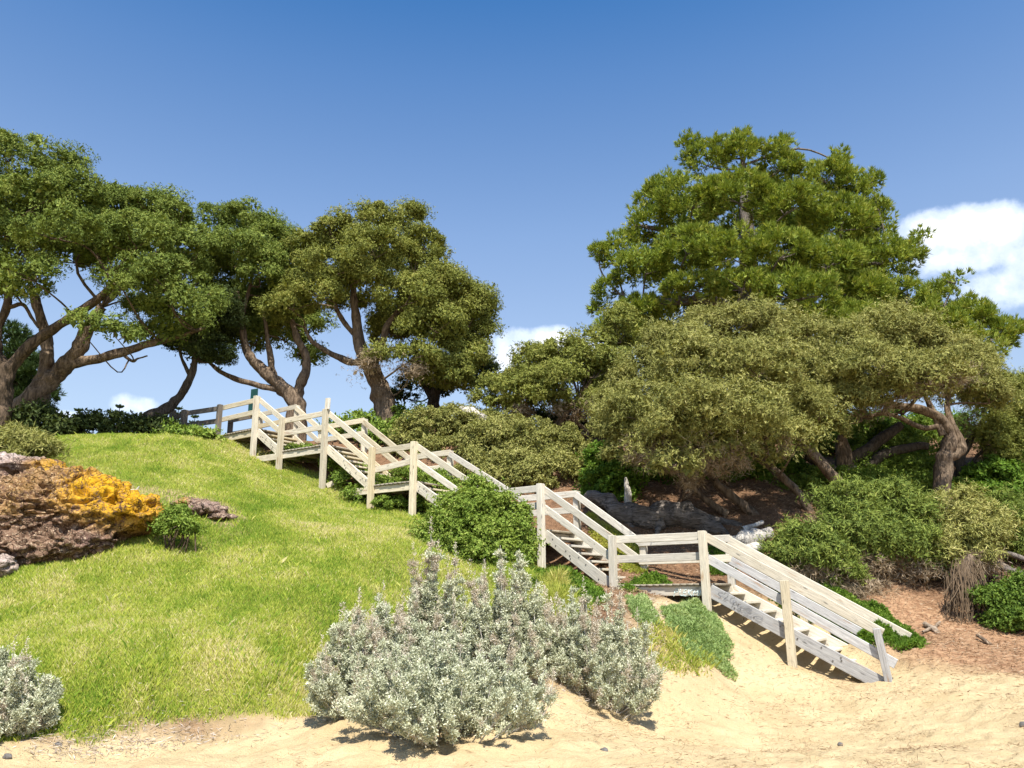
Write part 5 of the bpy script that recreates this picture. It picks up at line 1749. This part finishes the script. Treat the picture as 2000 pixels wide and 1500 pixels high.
t = WT(nt)
wo = t.n('OutputWorld')
bg = t.n('Background')
bg.inputs[1].default_value = 0.131
sky = t.n('TexSky', sky_type='NISHITA')
sky.sun_disc = False
sky.sun_elevation = SUN_EL
sky.sun_rotation = math.pi - SUN_AZ
sky.air_density = 1.0
sky.dust_density = 0.4
sky.ozone_density = 3.0
geo = t.n('TexCoord').outputs['Generated']
sep = t.n('SeparateXYZ')
t.set(sep.inputs[0], geo)
az = t.math('ARCTAN2', sep.outputs[0], sep.outputs[1])
el = t.math('ARCSINE', sep.outputs[2])
nz = t.noise(geo, 9.0, 6, 0.6)
nz2 = t.noise(geo, 34.0, 5, 0.6)
field = None
for px, py, rx, ry, wgt in ((1890, 452, 70, 46, .85), (1955, 435, 60, 44, .95), (1808, 455, 56, 34, .7), (1860, 505, 80, 32, .6), (1940, 570, 70, 34, .5), (2030, 490, 50, 46, .5), (2040, 400, 60, 30, .5),
                            (1005, 676, 52, 34, .7), (1072, 664, 44, 28, .75), (985, 705, 45, 40, .7), (1120, 690, 60, 34, .6), (262, 792, 36, 20, .6), (130, 812, 34, 9, .45), (930, 665, 50, 34, .6)):
    d = ray(px, py)
    d = d / np.linalg.norm(d)
    a0, e0 = math.atan2(d[0], d[1]), math.asin(d[2])
    k1 = 1563.1 / rx * 0.80
    k2 = 1563.1 / ry * 0.92
    u = t.math('MULTIPLY', t.math('SUBTRACT', az, a0), k1 * math.cos(e0))
    v = t.math('MULTIPLY', t.math('SUBTRACT', el, e0), k2)
    q = t.math('MULTIPLY', t.math('SUBTRACT', 1.0, t.math('ADD', t.math('MULTIPLY', u, u), t.math('MULTIPLY', v, v))), wgt)
    field = q if field is None else t.math('SMOOTH_MAX', field, q, 0.3)
fz_ = t.math('ADD', field, t.math('ADD', t.math('MULTIPLY', t.math('SUBTRACT', nz, 0.5), 1.9), t.math('MULTIPLY', t.math('SUBTRACT', nz2, 0.5), 1.0)))
mask = t.ramp(fz_, [(0.0, 0.0), (0.5, 0.5), (1.0, 0.88)], 'EASE')
cloud = t.mix(t.ramp(t.math('ADD', t.math('MULTIPLY', fz_, 0.55), t.math('MULTIPLY', nz2, 0.6)), [(0.25, 0.0), (0.85, 1.0)]), (4.6, 5.4, 6.6), (7.6, 7.7, 7.9))
hs = t.n('HueSaturation')
f_el = t.math('DIVIDE', t.math('SUBTRACT', el, R(8)), R(34), clamp=True)
t.set(hs.inputs['Saturation'], t.math('ADD', 0.74, t.math('MULTIPLY', t.math('POWER', f_el, 1.3), 0.56)))
t.set(hs.inputs['Value'], t.ramp(f_el, [(0.0, 0.72), (0.25, 0.89), (0.5, 0.99), (0.8, 0.985), (1.0, 0.93)]))
sky_gain = 1.08
t.set(hs.inputs['Color'], sky.outputs[0])
t.t.links.new(t.mix(mask, hs.outputs[0], cloud), bg.inputs[0])
t.t.links.new(bg.outputs[0], wo.inputs[0])

vs = scene.view_settings
vs.view_transform = 'Standard'
vs.look = 'None'
vs.exposure = 0.72
vs.gamma = 1.0
scene.render.film_transparent = False
scene.cycles.max_bounces = 5
scene.cycles.transparent_max_bounces = 4
scene.cycles.diffuse_bounces = 2
print('treads', treads_total, 'polys', sum(len(o.data.polygons) for o in scene.objects if o.type == 'MESH'))
